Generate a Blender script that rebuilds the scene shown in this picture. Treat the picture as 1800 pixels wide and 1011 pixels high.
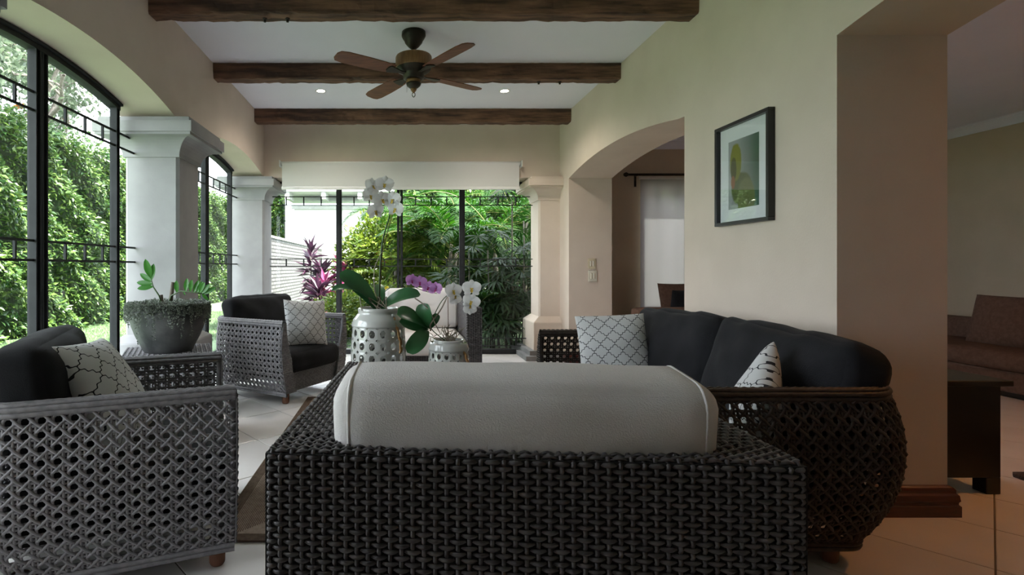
import bpy, bmesh, math, random
import numpy as np
from mathutils import Vector, Matrix
random.seed(7); rng = np.random.default_rng(7)
for o in list(bpy.data.objects): bpy.data.objects.remove(o)
SC = bpy.context.scene; COL = SC.collection
PI = math.pi
def R(d): return math.radians(d)

# ------------------------------------------------------------------ camera, world, sun, exposure
CAMH = 1.17
cam = bpy.data.cameras.new('camera'); camo = bpy.data.objects.new('camera', cam); COL.objects.link(camo)
camo.location = (0, 0, CAMH); camo.rotation_euler = (R(90), 0, 0)
cam.sensor_width = 36; cam.lens = 930/1800*36
cam.shift_x = (900-700)/1800; cam.shift_y = -(505.5-470)/1800
cam.clip_start = .02; cam.clip_end = 300
SC.camera = camo
W = bpy.data.worlds.new('overcast_sky'); SC.world = W; W.use_nodes = True
bg = W.node_tree.nodes['Background']; bg.inputs[0].default_value = (.85, .92, 1.0, 1); bg.inputs[1].default_value = 2.6
sun = bpy.data.lights.new('hazy_sun', 'SUN'); suno = bpy.data.objects.new('hazy_sun', sun); COL.objects.link(suno)
sun.energy = 9.5; sun.angle = R(6); sun.color = (1, .95, .84)
suno.rotation_euler = (R(22), R(27), 0)
SC.view_settings.view_transform = 'Standard'; SC.view_settings.look = 'None'
SC.view_settings.gamma = 1; SC.view_settings.use_curve_mapping = False
SC.view_settings.exposure = 1.85

# ------------------------------------------------------------------ materials
def rgb(r, g, b):
    f = lambda c: ((c/255+.055)/1.055)**2.4 if c/255 > .04045 else c/255/12.92
    return (f(r), f(g), f(b), 1)
def mat(name, c, rough=.6, c2=None, nscale=4, detail=4, bump=0, bscale=60, spec=.5, metal=0, stretch=None, lo=.35, hi=.65, sheen=0, coat=0):
    m = bpy.data.materials.new(name); m.use_nodes = True
    nt = m.node_tree; N = nt.nodes; L = nt.links; p = N['Principled BSDF']
    p.inputs['Base Color'].default_value = c if len(c) == 4 else (*c, 1)
    p.inputs['Roughness'].default_value = rough; p.inputs['Metallic'].default_value = metal
    p.inputs['Specular IOR Level'].default_value = spec
    if sheen: p.inputs['Sheen Weight'].default_value = sheen
    if coat: p.inputs['Coat Weight'].default_value = coat; p.inputs['Coat Roughness'].default_value = .08
    if c2 is not None or bump:
        tc = N.new('ShaderNodeTexCoord'); src = tc.outputs['Object']
        if stretch:
            mp = N.new('ShaderNodeMapping'); mp.inputs['Scale'].default_value = stretch
            L.new(src, mp.inputs['Vector']); src = mp.outputs['Vector']
    if c2 is not None:
        n = N.new('ShaderNodeTexNoise'); n.inputs['Scale'].default_value = nscale; n.inputs['Detail'].default_value = detail
        L.new(src, n.inputs['Vector'])
        r = N.new('ShaderNodeValToRGB'); r.color_ramp.elements[0].position = lo; r.color_ramp.elements[1].position = hi
        r.color_ramp.elements[0].color = c if len(c) == 4 else (*c, 1); r.color_ramp.elements[1].color = c2 if len(c2) == 4 else (*c2, 1)
        L.new(n.outputs['Fac'], r.inputs['Fac']); L.new(r.outputs['Color'], p.inputs['Base Color'])
    if bump:
        n = N.new('ShaderNodeTexNoise'); n.inputs['Scale'].default_value = bscale; n.inputs['Detail'].default_value = 3
        L.new(src, n.inputs['Vector'])
        b = N.new('ShaderNodeBump'); b.inputs['Strength'].default_value = bump; b.inputs['Distance'].default_value = .01
        L.new(n.outputs['Fac'], b.inputs['Height']); L.new(b.outputs['Normal'], p.inputs['Normal'])
    return m
def leafmat(name, c, c2, trans=.35, rough=.45, attr=True):
    """leaf: colour varies leaf by leaf through the 'tone' attribute; partly translucent"""
    m = bpy.data.materials.new(name); m.use_nodes = True
    nt = m.node_tree; N = nt.nodes; L = nt.links; p = N['Principled BSDF']; out = N['Material Output']
    p.inputs['Roughness'].default_value = rough
    mix = N.new('ShaderNodeMix'); mix.data_type = 'RGBA'; mix.inputs[6].default_value = (*c, 1); mix.inputs[7].default_value = (*c2, 1)
    if attr:
        a = N.new('ShaderNodeAttribute'); a.attribute_name = 'tone'; L.new(a.outputs['Fac'], mix.inputs[0])
    else:
        tc = N.new('ShaderNodeTexCoord'); n = N.new('ShaderNodeTexNoise'); n.inputs['Scale'].default_value = 9
        L.new(tc.outputs['Object'], n.inputs['Vector']); L.new(n.outputs['Fac'], mix.inputs[0])
    L.new(mix.outputs[2], p.inputs['Base Color'])
    t = N.new('ShaderNodeBsdfTranslucent'); L.new(mix.outputs[2], t.inputs['Color'])
    ms = N.new('ShaderNodeMixShader'); ms.inputs[0].default_value = trans
    L.new(p.outputs[0], ms.inputs[1]); L.new(t.outputs[0], ms.inputs[2]); L.new(ms.outputs[0], out.inputs['Surface'])
    return m
def glassmat(name, refl=.9, tint=(.97, .99, .98)):
    m = bpy.data.materials.new(name); m.use_nodes = True
    nt = m.node_tree; N = nt.nodes; L = nt.links; out = N['Material Output']; N.remove(N['Principled BSDF'])
    t = N.new('ShaderNodeBsdfTransparent'); t.inputs[0].default_value = (*tint, 1)
    g = N.new('ShaderNodeBsdfGlossy'); g.inputs['Roughness'].default_value = .01
    f = N.new('ShaderNodeFresnel'); f.inputs[0].default_value = 1.45
    mu = N.new('ShaderNodeMath'); mu.operation = 'MULTIPLY'; mu.inputs[1].default_value = refl
    ms = N.new('ShaderNodeMixShader'); L.new(f.outputs[0], mu.inputs[0]); L.new(mu.outputs[0], ms.inputs[0])
    L.new(t.outputs[0], ms.inputs[1]); L.new(g.outputs[0], ms.inputs[2]); L.new(ms.outputs[0], out.inputs['Surface'])
    return m
def clothmat(name, c, trans, opacity=1.0, weave=220):
    """thin woven cloth: diffuse + translucent (+ tiny see-through share for an open weave)"""
    m = bpy.data.materials.new(name); m.use_nodes = True
    nt = m.node_tree; N = nt.nodes; L = nt.links; out = N['Material Output']; N.remove(N['Principled BSDF'])
    d = N.new('ShaderNodeBsdfDiffuse'); d.inputs[0].default_value = (*c, 1)
    t = N.new('ShaderNodeBsdfTranslucent'); t.inputs[0].default_value = (*c, 1)
    ms = N.new('ShaderNodeMixShader'); ms.inputs[0].default_value = trans
    L.new(d.outputs[0], ms.inputs[1]); L.new(t.outputs[0], ms.inputs[2]); last = ms
    if opacity < 1:
        tr = N.new('ShaderNodeBsdfTransparent'); m2 = N.new('ShaderNodeMixShader'); m2.inputs[0].default_value = opacity
        L.new(tr.outputs[0], m2.inputs[1]); L.new(ms.outputs[0], m2.inputs[2]); last = m2
    L.new(last.outputs[0], out.inputs['Surface'])
    return m
def emit(name, c, s):
    m = bpy.data.materials.new(name); m.use_nodes = True; N = m.node_tree.nodes; p = N['Principled BSDF']
    p.inputs['Base Color'].default_value = (1, 1, 1, 1); p.inputs['Emission Color'].default_value = (*c, 1); p.inputs['Emission Strength'].default_value = s
    return m
def trellismat(name, ground, line, cell=.075, lw=.055):
    """printed ogee trellis: wavy diagonal lines on cloth"""
    m = bpy.data.materials.new(name); m.use_nodes = True
    nt = m.node_tree; N = nt.nodes; L = nt.links; p = N['Principled BSDF']; p.inputs['Roughness'].default_value = .9
    p.inputs['Specular IOR Level'].default_value = .1
    tc = N.new('ShaderNodeTexCoord'); sx = N.new('ShaderNodeSeparateXYZ'); L.new(tc.outputs['Object'], sx.inputs[0])
    def M(op, a, b=None, c=None):
        n = N.new('ShaderNodeMath'); n.operation = op
        for i, v in enumerate((a, b, c)):
            if v is None: continue
            if isinstance(v, (int, float)): n.inputs[i].default_value = v
            else: L.new(v, n.inputs[i])
        return n.outputs[0]
    u = M('DIVIDE', sx.outputs[0], cell); v = M('DIVIDE', sx.outputs[2], cell*1.12)
    a = M('ADD', u, v); b = M('SUBTRACT', u, v)
    a = M('MULTIPLY', a, .5); b = M('MULTIPLY', b, .5)
    def wave(t):
        s = M('SINE', M('MULTIPLY', t, 2*PI)); s3 = M('SINE', M('MULTIPLY', t, 6*PI))
        return M('ADD', M('MULTIPLY', s, .035), M('MULTIPLY', s3, .045))
    def dist(t, w): return M('ABSOLUTE', M('SUBTRACT', M('FRACT', M('ADD', M('ADD', t, w), .5)), .5))
    d1 = dist(a, wave(b)); d2 = dist(b, wave(a))
    d = M('MINIMUM', d1, d2); k = M('LESS_THAN', d, lw)
    mix = N.new('ShaderNodeMix'); mix.data_type = 'RGBA'; L.new(k, mix.inputs[0])
    mix.inputs[6].default_value = ground; mix.inputs[7].default_value = line
    L.new(mix.outputs[2], p.inputs['Base Color'])
    return m

M_WALL = mat('wall_plaster', (.68, .582, .495), .9, (.72, .62, .53), 3, bump=.08, bscale=90, spec=.2)
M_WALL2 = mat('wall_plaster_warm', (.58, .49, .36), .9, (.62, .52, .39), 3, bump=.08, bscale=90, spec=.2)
M_CEIL = mat('ceiling_paint', (.85, .865, .96), .9, (.88, .89, .98), 2, bump=.05, bscale=120, spec=.2)
M_COLUMN = mat('column_plaster', (.33, .325, .33), .85, (.37, .365, .37), 5, bump=.06, bscale=70, spec=.25)
M_PLINTH = mat('plinth_grey_stone', (.20, .20, .20), .7, (.27, .27, .27), 8)
M_BEAM = mat('old_beam_wood', (.055, .027, .017), .75, (.26, .135, .078), 7, 8, bump=.8, bscale=14, stretch=(.35, 3, 3), lo=.38, hi=.72)
M_STEEL = mat('painted_steel', (.022, .023, .025), .6, (.032, .033, .035), 9, spec=.2)
M_TILE = mat('cream_floor_tile', (.66, .62, .60), .28, (.73, .69, .67), 2.2, 5, spec=.5)
M_GROUT = mat('floor_grout', (.16, .14, .12), .9)
M_GLASS = glassmat('window_glass')
M_PICGLASS = glassmat('picture_glass', 2.2)
M_BLACK = mat('black_cushion_cloth', (.012, .012, .014), .95, (.020, .020, .023), 6, bump=.25, bscale=260, spec=.15, sheen=.05)
M_CREAM = mat('cream_cushion_cloth', (.72, .69, .67), .95, (.78, .75, .73), 5, bump=.3, bscale=300, spec=.1)
M_CANE = mat('grey_cane', (.19, .182, .195), .55, (.27, .258, .27), 40, spec=.4)
M_CANEDK = mat('dark_brown_cane', (.026, .019, .016), .5, (.050, .037, .031), 40, spec=.4)
M_BOX = mat('charcoal_wicker', (.062, .056, .058), .5, (.115, .104, .104), 36, spec=.4)
M_BOXBACK = mat('wicker_core', (.012, .011, .011), .9)
M_FOOT = mat('brown_wood_foot', (.16, .065, .035), .5, (.24, .10, .055), 12)
M_PILLOW = trellismat('trellis_print', rgb(205, 205, 205), (.03, .03, .035, 1), .043, .034)
M_PILLOWN = trellismat('trellis_print_large', rgb(205, 205, 205), (.03, .03, .035, 1), .050, .030)
M_BLIND = clothmat('roller_blind_cloth', (.80, .80, .80), .34, .96)
M_SHADE = clothmat('sheer_shade_cloth', (.40, .36, .37), .30, .95)
M_WHITE = mat('white_enamel', (.75, .75, .74), .4)
M_CERAMIC = mat('glazed_ceramic', (.48, .48, .455), .14, (.52, .52, .495), 6, coat=.6)
M_ROPE = mat('tan_rope', (.30, .15, .05), .8, (.42, .24, .10), 60, bump=.6, bscale=200)
M_SOIL = mat('bark_soil', (.03, .022, .016), .95, (.07, .05, .035), 40, bump=1, bscale=60)
M_ROOT = mat('orchid_root', (.20, .17, .12), .8, (.34, .30, .24), 30)
M_STAKE = mat('bamboo_stake', (.16, .10, .06), .7)
M_ORLEAF = leafmat('orchid_leaf', (.018, .085, .028), (.045, .16, .055), .15, .35, attr=False)
M_STEM = mat('orchid_stem', (.05, .10, .03), .5)
M_PETALW = leafmat('white_petal', (.80, .81, .82), (.86, .86, .87), .35, .6, attr=False)
M_PETALP = leafmat('mauve_petal', (.50, .22, .55), (.66, .36, .70), .35, .6, attr=False)
M_LIPY = mat('yellow_lip', (.60, .42, .06), .6)
M_LIPP = mat('magenta_lip', (.35, .02, .15), .6)
M_POT = mat('weathered_pot', (.030, .031, .033), .5, (.12, .12, .12), 5, 7, bump=.3, bscale=30, lo=.42, hi=.7)
M_ZZ = leafmat('zz_leaf', (.035, .17, .02), (.07, .26, .035), .3, .3, attr=False)
M_TRAIL = leafmat('trailing_succulent_leaf', (.11, .13, .10), (.31, .34, .29), .2)
M_CUT = mat('cut_stem', (.09, .075, .055), .8, (.16, .13, .10), 30)
M_RUG = mat('rug_tan', (.40, .31, .25), .95, (.52, .42, .35), 50, bump=.6, bscale=300)
M_RUG2 = mat('rug_brown', (.14, .088, .06), .95, (.20, .135, .095), 50, bump=.6, bscale=300)
M_RUG3 = mat('rug_dark_shag', (.05, .032, .025), .95, (.09, .06, .05), 50, bump=1, bscale=150)
M_MAHOG = mat('mahogany_gloss', (.050, .008, .006), .35, (.095, .018, .012), 8, stretch=(1, 1, 8), coat=.3)
M_BLACKWOOD = mat('black_lacquer', (.008, .007, .007), .35, (.012, .010, .010), 10)
M_BROWNUP = mat('brown_upholstery', (.12, .068, .050), .9, (.16, .095, .070), 30, bump=.3, bscale=250, spec=.15)
M_FRAME = mat('black_frame', (.010, .010, .011), .35)
M_MATBOARD = mat('white_matboard', (.80, .80, .82), .9)
M_IVORY = mat('ivory_plate', (.62, .54, .38), .45); M_IVORY2 = mat('ivory_rocker', (.70, .66, .56), .4)
M_BRONZE = mat('dark_bronze', (.030, .026, .022), .4, (.055, .045, .035), 10, metal=.6)
M_FANWOOD = mat('fan_body_wood', (.20, .10, .035), .45, (.30, .16, .065), 9, stretch=(6, 6, 1))
M_BLADE = mat('fan_blade_wood', (.12, .035, .014), .45, (.20, .065, .028), 8, stretch=(1, 6, 1))
M_LAMP = emit('downlight_glow', (1, .86, .66), 14)
M_CHROME = mat('satin_trim', (.6, .6, .6), .3, metal=.8)
M_HEDGE = leafmat('hedge_leaf', (.020, .066, .024), (.125, .20, .040), .3, .26)
M_HEDGECORE = mat('hedge_twigs', (.010, .022, .006), .95, (.02, .04, .012), 9)
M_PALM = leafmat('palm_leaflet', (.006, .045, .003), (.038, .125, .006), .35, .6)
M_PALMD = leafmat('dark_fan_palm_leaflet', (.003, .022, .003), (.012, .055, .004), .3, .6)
M_RACHIS = mat('palm_stalk', (.10, .15, .03), .5, (.20, .19, .05), 12)
M_TRUNK = mat('grey_trunk', (.10, .085, .07), .9, (.20, .18, .155), 14)
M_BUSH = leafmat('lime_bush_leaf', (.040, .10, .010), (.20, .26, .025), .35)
M_CORD = leafmat('purple_cordyline_leaf', (.022, .010, .022), (.085, .028, .065), .25)
M_CORD2 = leafmat('pink_cordyline_leaf', (.07, .015, .045), (.30, .045, .14), .25)
M_SPARSE = leafmat('pale_tree_leaf', (.06, .09, .05), (.18, .23, .15), .35)
M_ORANGE = leafmat('orange_blossom', (.65, .20, .03), (.80, .36, .10), .3)
M_RED = leafmat('red_ginger', (.55, .02, .03), (.72, .06, .07), .3); M_PINK = leafmat('pink_rose', (.70, .22, .18), (.80, .36, .30), .3)
M_YEL = leafmat('yellow_blossom', (.62, .48, .02), (.72, .60, .06), .3)
M_GRASS = leafmat('grass_blade', (.08, .145, .055), (.18, .27, .13), .3)
M_LAWN = mat('lawn_ground', (.09, .15, .07), .95, (.15, .22, .12), 14)
M_WHITEWALL = mat('white_house_wall', (.50, .50, .49), .9, (.54, .54, .53), 3)
M_EAVE = mat('grey_eave_wood', (.34, .34, .34), .8, (.42, .42, .42), 6)

# ------------------------------------------------------------------ mesh helpers
def setp(o, label=None, cat=None, group=None, kind=None):
    if label: o['label'] = label
    if cat: o['category'] = cat
    if group: o['group'] = group
    if kind: o['kind'] = kind
    return o
def thing(name, label, cat, loc=(0, 0, 0), rz=0, group=None, kind=None):
    o = bpy.data.objects.new(name, None); COL.objects.link(o); o.empty_display_size = .1
    o.location = loc; o.rotation_euler = (0, 0, rz)
    return setp(o, label, cat, group, kind)
def obj(name, me, m, parent=None, smooth=False, loc=None, rot=None):
    o = bpy.data.objects.new(name, me); COL.objects.link(o)
    if m is not None and not me.materials: me.materials.append(m)
    if parent is not None: o.parent = parent
    if smooth: me.polygons.foreach_set('use_smooth', [True]*len(me.polygons))
    if loc is not None: o.location = loc
    if rot is not None: o.rotation_euler = rot
    return o
def dup(root, loc, rz, label=None):
    r = root.copy(); COL.objects.link(r); r.location = loc; r.rotation_euler = (0, 0, rz)
    if label: r['label'] = label
    for ch in list(root.children):
        c = ch.copy(); COL.objects.link(c); c.parent = r
        for g in list(ch.children):
            d = g.copy(); COL.objects.link(d); d.parent = c
    return r
def me_np(name, V, F, tone=None):
    """V (n,3), F list of (m,k) int arrays -> mesh"""
    V = np.asarray(V, dtype=np.float32); me = bpy.data.meshes.new(name)
    if not isinstance(F, list): F = [F]
    F = [np.asarray(f, dtype=np.int32) for f in F if len(f)]
    tot = np.concatenate([np.full(len(f), f.shape[1], dtype=np.int32) for f in F]); idx = np.concatenate([f.ravel() for f in F])
    start = np.concatenate([[0], np.cumsum(tot)[:-1]]).astype(np.int32)
    me.vertices.add(len(V)); me.vertices.foreach_set('co', V.ravel())
    me.loops.add(len(idx)); me.loops.foreach_set('vertex_index', idx)
    me.polygons.add(len(tot)); me.polygons.foreach_set('loop_start', start); me.polygons.foreach_set('loop_total', tot)
    me.polygons.foreach_set('use_smooth', np.zeros(len(tot), dtype=bool))
    me.update(calc_edges=True)
    if tone is not None:
        a = me.attributes.new('tone', 'FLOAT', 'POINT'); a.data.foreach_set('value', np.asarray(tone, dtype=np.float32))
    return me
class MB:
    """collects vertices and quads/tris"""
    def __init__(s): s.V = []; s.Q = []; s.T = []; s.n = 0; s.tone = []
    def add(s, V, Q=None, T=None, tone=0):
        V = np.asarray(V, dtype=float).reshape(-1, 3); s.V.append(V)
        if Q is not None and len(Q): s.Q.append(np.asarray(Q, dtype=int)+s.n)
        if T is not None and len(T): s.T.append(np.asarray(T, dtype=int)+s.n)
        s.tone.append(np.full(len(V), tone, dtype=float) if np.isscalar(tone) else np.asarray(tone, dtype=float)); s.n += len(V); return s
    def box(s, x0, x1, y0, y1, z0, z1):
        V = [(x, y, z) for x in (x0, x1) for y in (y0, y1) for z in (z0, z1)]
        Q = [(0, 1, 3, 2), (4, 6, 7, 5), (0, 4, 5, 1), (2, 3, 7, 6), (0, 2, 6, 4), (1, 5, 7, 3)]
        return s.add(V, Q)
    def mesh(s, name, tone=False):
        V = np.concatenate(s.V); F = []
        if s.Q: F.append(np.concatenate(s.Q))
        if s.T: F.append(np.concatenate(s.T))
        return me_np(name, V, F, np.concatenate(s.tone) if tone else None)
def sweep(P, Nn, rb, rn, k=6, closed=False):
    """tube along points P with surface normals Nn; half width rb across, rn along the normal"""
    P = np.asarray(P, float); n = len(P)
    T = np.empty_like(P); T[1:-1] = P[2:]-P[:-2]; T[0] = P[1]-P[0]; T[-1] = P[-1]-P[-2]
    if closed: T[0] = P[1]-P[-1]; T[-1] = P[0]-P[-2]
    T /= np.linalg.norm(T, axis=1, keepdims=True)+1e-12
    Nn = np.broadcast_to(np.asarray(Nn, float), P.shape); Nn = Nn-(Nn*T).sum(1, keepdims=True)*T
    Nn = Nn/(np.linalg.norm(Nn, axis=1, keepdims=True)+1e-12); B = np.cross(T, Nn)
    a = np.arange(k)*2*PI/k+PI/k
    rb = np.broadcast_to(np.asarray(rb, float), (n,)); rn = np.broadcast_to(np.asarray(rn, float), (n,))
    V = P[:, None]+np.cos(a)[None, :, None]*rb[:, None, None]*B[:, None]+np.sin(a)[None, :, None]*rn[:, None, None]*Nn[:, None]
    i = np.arange(n if closed else n-1)[:, None]*k; j = np.arange(k)[None]; jn = (j+1) % k
    i2 = (i+k) % (n*k)
    Q = np.stack([i+j, i+jn, i2+jn, i2+j], -1).reshape(-1, 4)
    return V.reshape(-1, 3), Q
def tube(mb, pts, r, k=7, r2=None, cap=True, tone=0):
    P = np.asarray(pts, float); n = len(P)
    t = P[-1]-P[0]; up = np.array([0, 0, 1.]) if abs(t[2]) < .9*np.linalg.norm(t)+1e-9 else np.array([1., 0, 0])
    rr = np.linspace(r, r2 if r2 is not None else r, n)
    V, Q = sweep(P, up, rr, rr, k)
    c0 = len(V); T = []
    V = np.vstack([V, P[0], P[-1]])
    if cap:
        for j in range(k): T.append((c0, (j+1) % k, j)); T.append((c0+1, (n-1)*k+j, (n-1)*k+(j+1) % k))
    mb.add(V, Q, T, tone); return mb
def lathe(mb, prof, seg=32, cx=0, cy=0):
    n = len(prof); a = np.arange(seg)*2*PI/seg
    V = np.array([[(cx+r*math.cos(t), cy+r*math.sin(t), z) for t in a] for r, z in prof]).reshape(-1, 3)
    Q = [(i*seg+j, i*seg+(j+1) % seg, (i+1)*seg+(j+1) % seg, (i+1)*seg+j) for i in range(n-1) for j in range(seg)]
    return mb.add(V, Q)
def rings(mb, x0, x1, y0, y1, prof, ch=.0):
    """loft of a rectangle (chamfered corners ch) through (z, outward offset)"""
    V = []
    for z, o in prof:
        a, b, c, d = x0-o, x1+o, y0-o, y1+o; h = max(ch, .0005)
        V += [(a+h, c, z), (b-h, c, z), (b, c+h, z), (b, d-h, z), (b-h, d, z), (a+h, d, z), (a, d-h, z), (a, c+h, z)]
    n = len(prof); Q = [(i*8+j, i*8+(j+1) % 8, (i+1)*8+(j+1) % 8, (i+1)*8+j) for i in range(n-1) for j in range(8)]
    mb.add(V, Q)
    for base, flip in ((0, 1), ((n-1)*8, 0)):
        q = [(0, 1, 2, 3), (0, 3, 4, 7), (7, 4, 5, 6)]
        mb.Q.append(np.array([[base+i for i in (t[::-1] if flip else t)] for t in q])+mb.n-len(V))
    return mb
def bevelbox(x0, x1, y0, y1, z0, z1, bv=.005, seg=1):
    bm = bmesh.new(); bmesh.ops.create_cube(bm, size=1)
    for v in bm.verts: v.co = Vector(((x0+x1)/2+v.co.x*(x1-x0), (y0+y1)/2+v.co.y*(y1-y0), (z0+z1)/2+v.co.z*(z1-z0)))
    bmesh.ops.bevel(bm, geom=bm.edges[:], offset=bv, segments=seg, affect='EDGES', profile=.5)
    me = bpy.data.meshes.new('box'); bm.to_mesh(me); bm.free(); return me
def softbox(w, d, h, r=.05, bul=(0, 0, 0), cuts=14, noise=.0, seed=0):
    bm = bmesh.new(); bmesh.ops.create_cube(bm, size=2)
    bmesh.ops.subdivide_edges(bm, edges=bm.edges[:], cuts=cuts, use_grid_fill=True)
    half = Vector((w/2, d/2, h/2)); rnd = random.Random(seed); ph = [rnd.uniform(0, 6) for _ in range(6)]
    for v in bm.verts:
        c = Vector([math.sin(x*PI/2) for x in v.co])
        p = Vector([c[i]*half[i] for i in range(3)]); rr = [min(r, half[i]*.999) for i in range(3)]
        q = Vector([max(-half[i]+rr[i], min(half[i]-rr[i], p[i])) for i in range(3)]); dv = p-q
        s = Vector([dv[i]/rr[i] for i in range(3)])
        if s.length > 0: s.normalize()
        p = q+Vector([s[i]*rr[i] for i in range(3)])
        for i in range(3):
            j, k = (i+1) % 3, (i+2) % 3
            p[i] += c[i]*bul[i]*(1-c[j]**2)*(1-c[k]**2)
        if noise:
            f = math.sin(p.x*17+ph[0]+3*math.sin(p.z*7+ph[1]))*math.sin(p.z*13+ph[2])+.6*math.sin(p.x*31+p.z*23+ph[3])*math.sin(p.y*19+ph[4])
            p += noise*f*Vector((c.x*.4, c.y, c.z*.6))
        v.co = p
    me = bpy.data.meshes.new('cushion'); bm.to_mesh(me); bm.free(); return me
def pillowmesh(w, h, t, n=26, seed=0, pinch=.07, crease=.006):
    rnd = random.Random(seed); ph = [rnd.uniform(0, 6) for _ in range(5)]
    V = []; idx = {}; Q = []
    for side in (0, 1):
        for i in range(n+1):
            for j in range(n+1):
                u = math.sin((i/n-.5)*PI); v = math.sin((j/n-.5)*PI); edge = i in (0, n) or j in (0, n)
                if side == 1 and edge: idx[side, i, j] = idx[0, i, j]; continue
                x = w/2*u*(1-pinch*(1-v*v)); z = h/2*v*(1-pinch*(1-u*u))
                k = max(0, (1-u*u))*max(0, (1-v*v)); y = t/2*k**.42
                y += crease*k**.3*(math.sin(x*22+z*9+ph[0])*math.sin(z*15+ph[1])+.7*math.sin(x*9-z*26+ph[2]))
                idx[side, i, j] = len(V); V.append((x, -y if side == 0 else y*.85, z))
        for i in range(n):
            for j in range(n):
                q = (idx[side, i, j], idx[side, i+1, j], idx[side, i+1, j+1], idx[side, i, j+1])
                Q.append(q if side == 0 else q[::-1])
    return me_np('pillow', V, [np.array(Q)])
def leaves(mb, P, D, Nn, L, Wd, tone, fold=.18, curl=.0):
    """folded leaf blades: P base points, D directions, Nn normals, L lengths, Wd widths"""
    D = D/np.linalg.norm(D, axis=1, keepdims=True); S = np.cross(D, Nn); S /= np.linalg.norm(S, axis=1, keepdims=True)+1e-9
    U = np.cross(S, D); L = np.asarray(L)[:, None]; Wd = np.asarray(Wd)[:, None]
    m = P+D*L*.45; V = np.stack([P, m+S*Wd*.5+U*fold*Wd, P+D*L-U*curl*L, m-S*Wd*.5+U*fold*Wd], 1).reshape(-1, 3)
    i = np.arange(len(P))[:, None]*4; T = np.concatenate([i+np.array([[0, 1, 2]]), i+np.array([[0, 2, 3]])])
    mb.add(V, None, T, np.repeat(tone, 4)); return mb
def unit(n):
    v = rng.normal(size=(n, 3)); return v/np.linalg.norm(v, axis=1, keepdims=True)

# ------------------------------------------------------------------ the room shell
XL, XLO, XR, XRO = -1.726, -2.15, 2.077, 2.60
YF, YFO, CEIL, YB = 6.80, 7.22, 3.075, -2.2
CAPZ = 2.322
AX1, AYF, ACEIL = 7.3, 7.60, 2.98           # adjoining room: right wall, far wall, ceiling
def strip_wall(name, runs, top, a0, a1, axis, m):
    """wall slab from a0 to a1; runs = [(t, bottom z)] along the other axis"""
    mb = MB(); V = []; Q = []
    for t, b in runs:
        for a in (a0, a1):
            for z in (b, top): V.append((a, t, z) if axis == 'y' else (t, a, z))
    for i in range(len(runs)-1):
        o = i*4; p = o+4
        Q += [(o, o+1, p+1, p), (o+2, p+2, p+3, o+3), (o+1, o+3, p+3, p+1)]
        Q.append((o, p, p+2, o+2))
    e = (len(runs)-1)*4; Q += [(0, 2, 3, 1), (e, e+1, e+3, e+2)]
    mb.add(V, Q); me = mb.mesh(name)
    bm = bmesh.new(); bm.from_mesh(me); bmesh.ops.recalc_face_normals(bm, faces=bm.faces[:]); bm.to_mesh(me); bm.free()
    return setp(obj(name, me, m), kind='structure')
def arch(y0, y1, spring, rise, n=28):
    c = (y0+y1)/2; h = (y1-y0)/2
    return [(y0+(y1-y0)*i/n, spring+rise*(1-((y0+(y1-y0)*i/n-c)/h)**2)) for i in range(n+1)]
BAYS = [(1.95, 4.158), (4.586, 6.80)]
runs = [(YB, 0), (.75, 0), (.75, CAPZ)] + arch(.75, 1.53, CAPZ, .06)[1:] + [(1.95, CAPZ)] + arch(1.95, 4.158, CAPZ, .142)[1:] + [(4.586, CAPZ)] + arch(4.586, 6.80, CAPZ, .142)[1:] + [(YFO, CAPZ)]
strip_wall('wall_left', runs, 3.25, XL, XLO, 'y', M_WALL)
runs = [(-.6, 0), (-.1, 0)] + [(-.1, 2.27)] + arch(-.1, 2.505, 2.27, .125)[1:] + [(2.505, 0), (3.84, 0), (3.84, 2.265)] + arch(3.84, 6.44, 2.255, .122)[1:] + [(6.44, 0), (AYF+.3, 0)]
runs = [(YB, 0)] + runs[1:]
strip_wall('wall_right', runs, 3.25, XR, XRO, 'y', M_WALL)
strip_wall('wall_far', [(XLO, CAPZ), (XR+.01, CAPZ)], 3.25, YF, YFO, 'x', M_WALL)
strip_wall('wall_back', [(XLO-.1, 0), (AX1+.2, 0)], 3.25, YB-.2, YB, 'x', M_WALL2)
mb = MB(); mb.box(XLO, XR+.1, YB-.2, YFO, CEIL, CEIL+.2); setp(obj('ceiling', mb.mesh('ceiling'), M_CEIL), kind='structure')
mb = MB(); mb.box(XLO-1.15, XLO-.001, YB-.2, YFO+1.2, 3.16, 3.3).box(XLO-.001, AX1+.2, YFO+.001, YFO+1.2, 3.16, 3.3); setp(obj('added_eave_sky_block', mb.mesh('eave'), M_CEIL), kind='structure')  # unseen overhang added to cut high sky light on columns and floor
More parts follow.
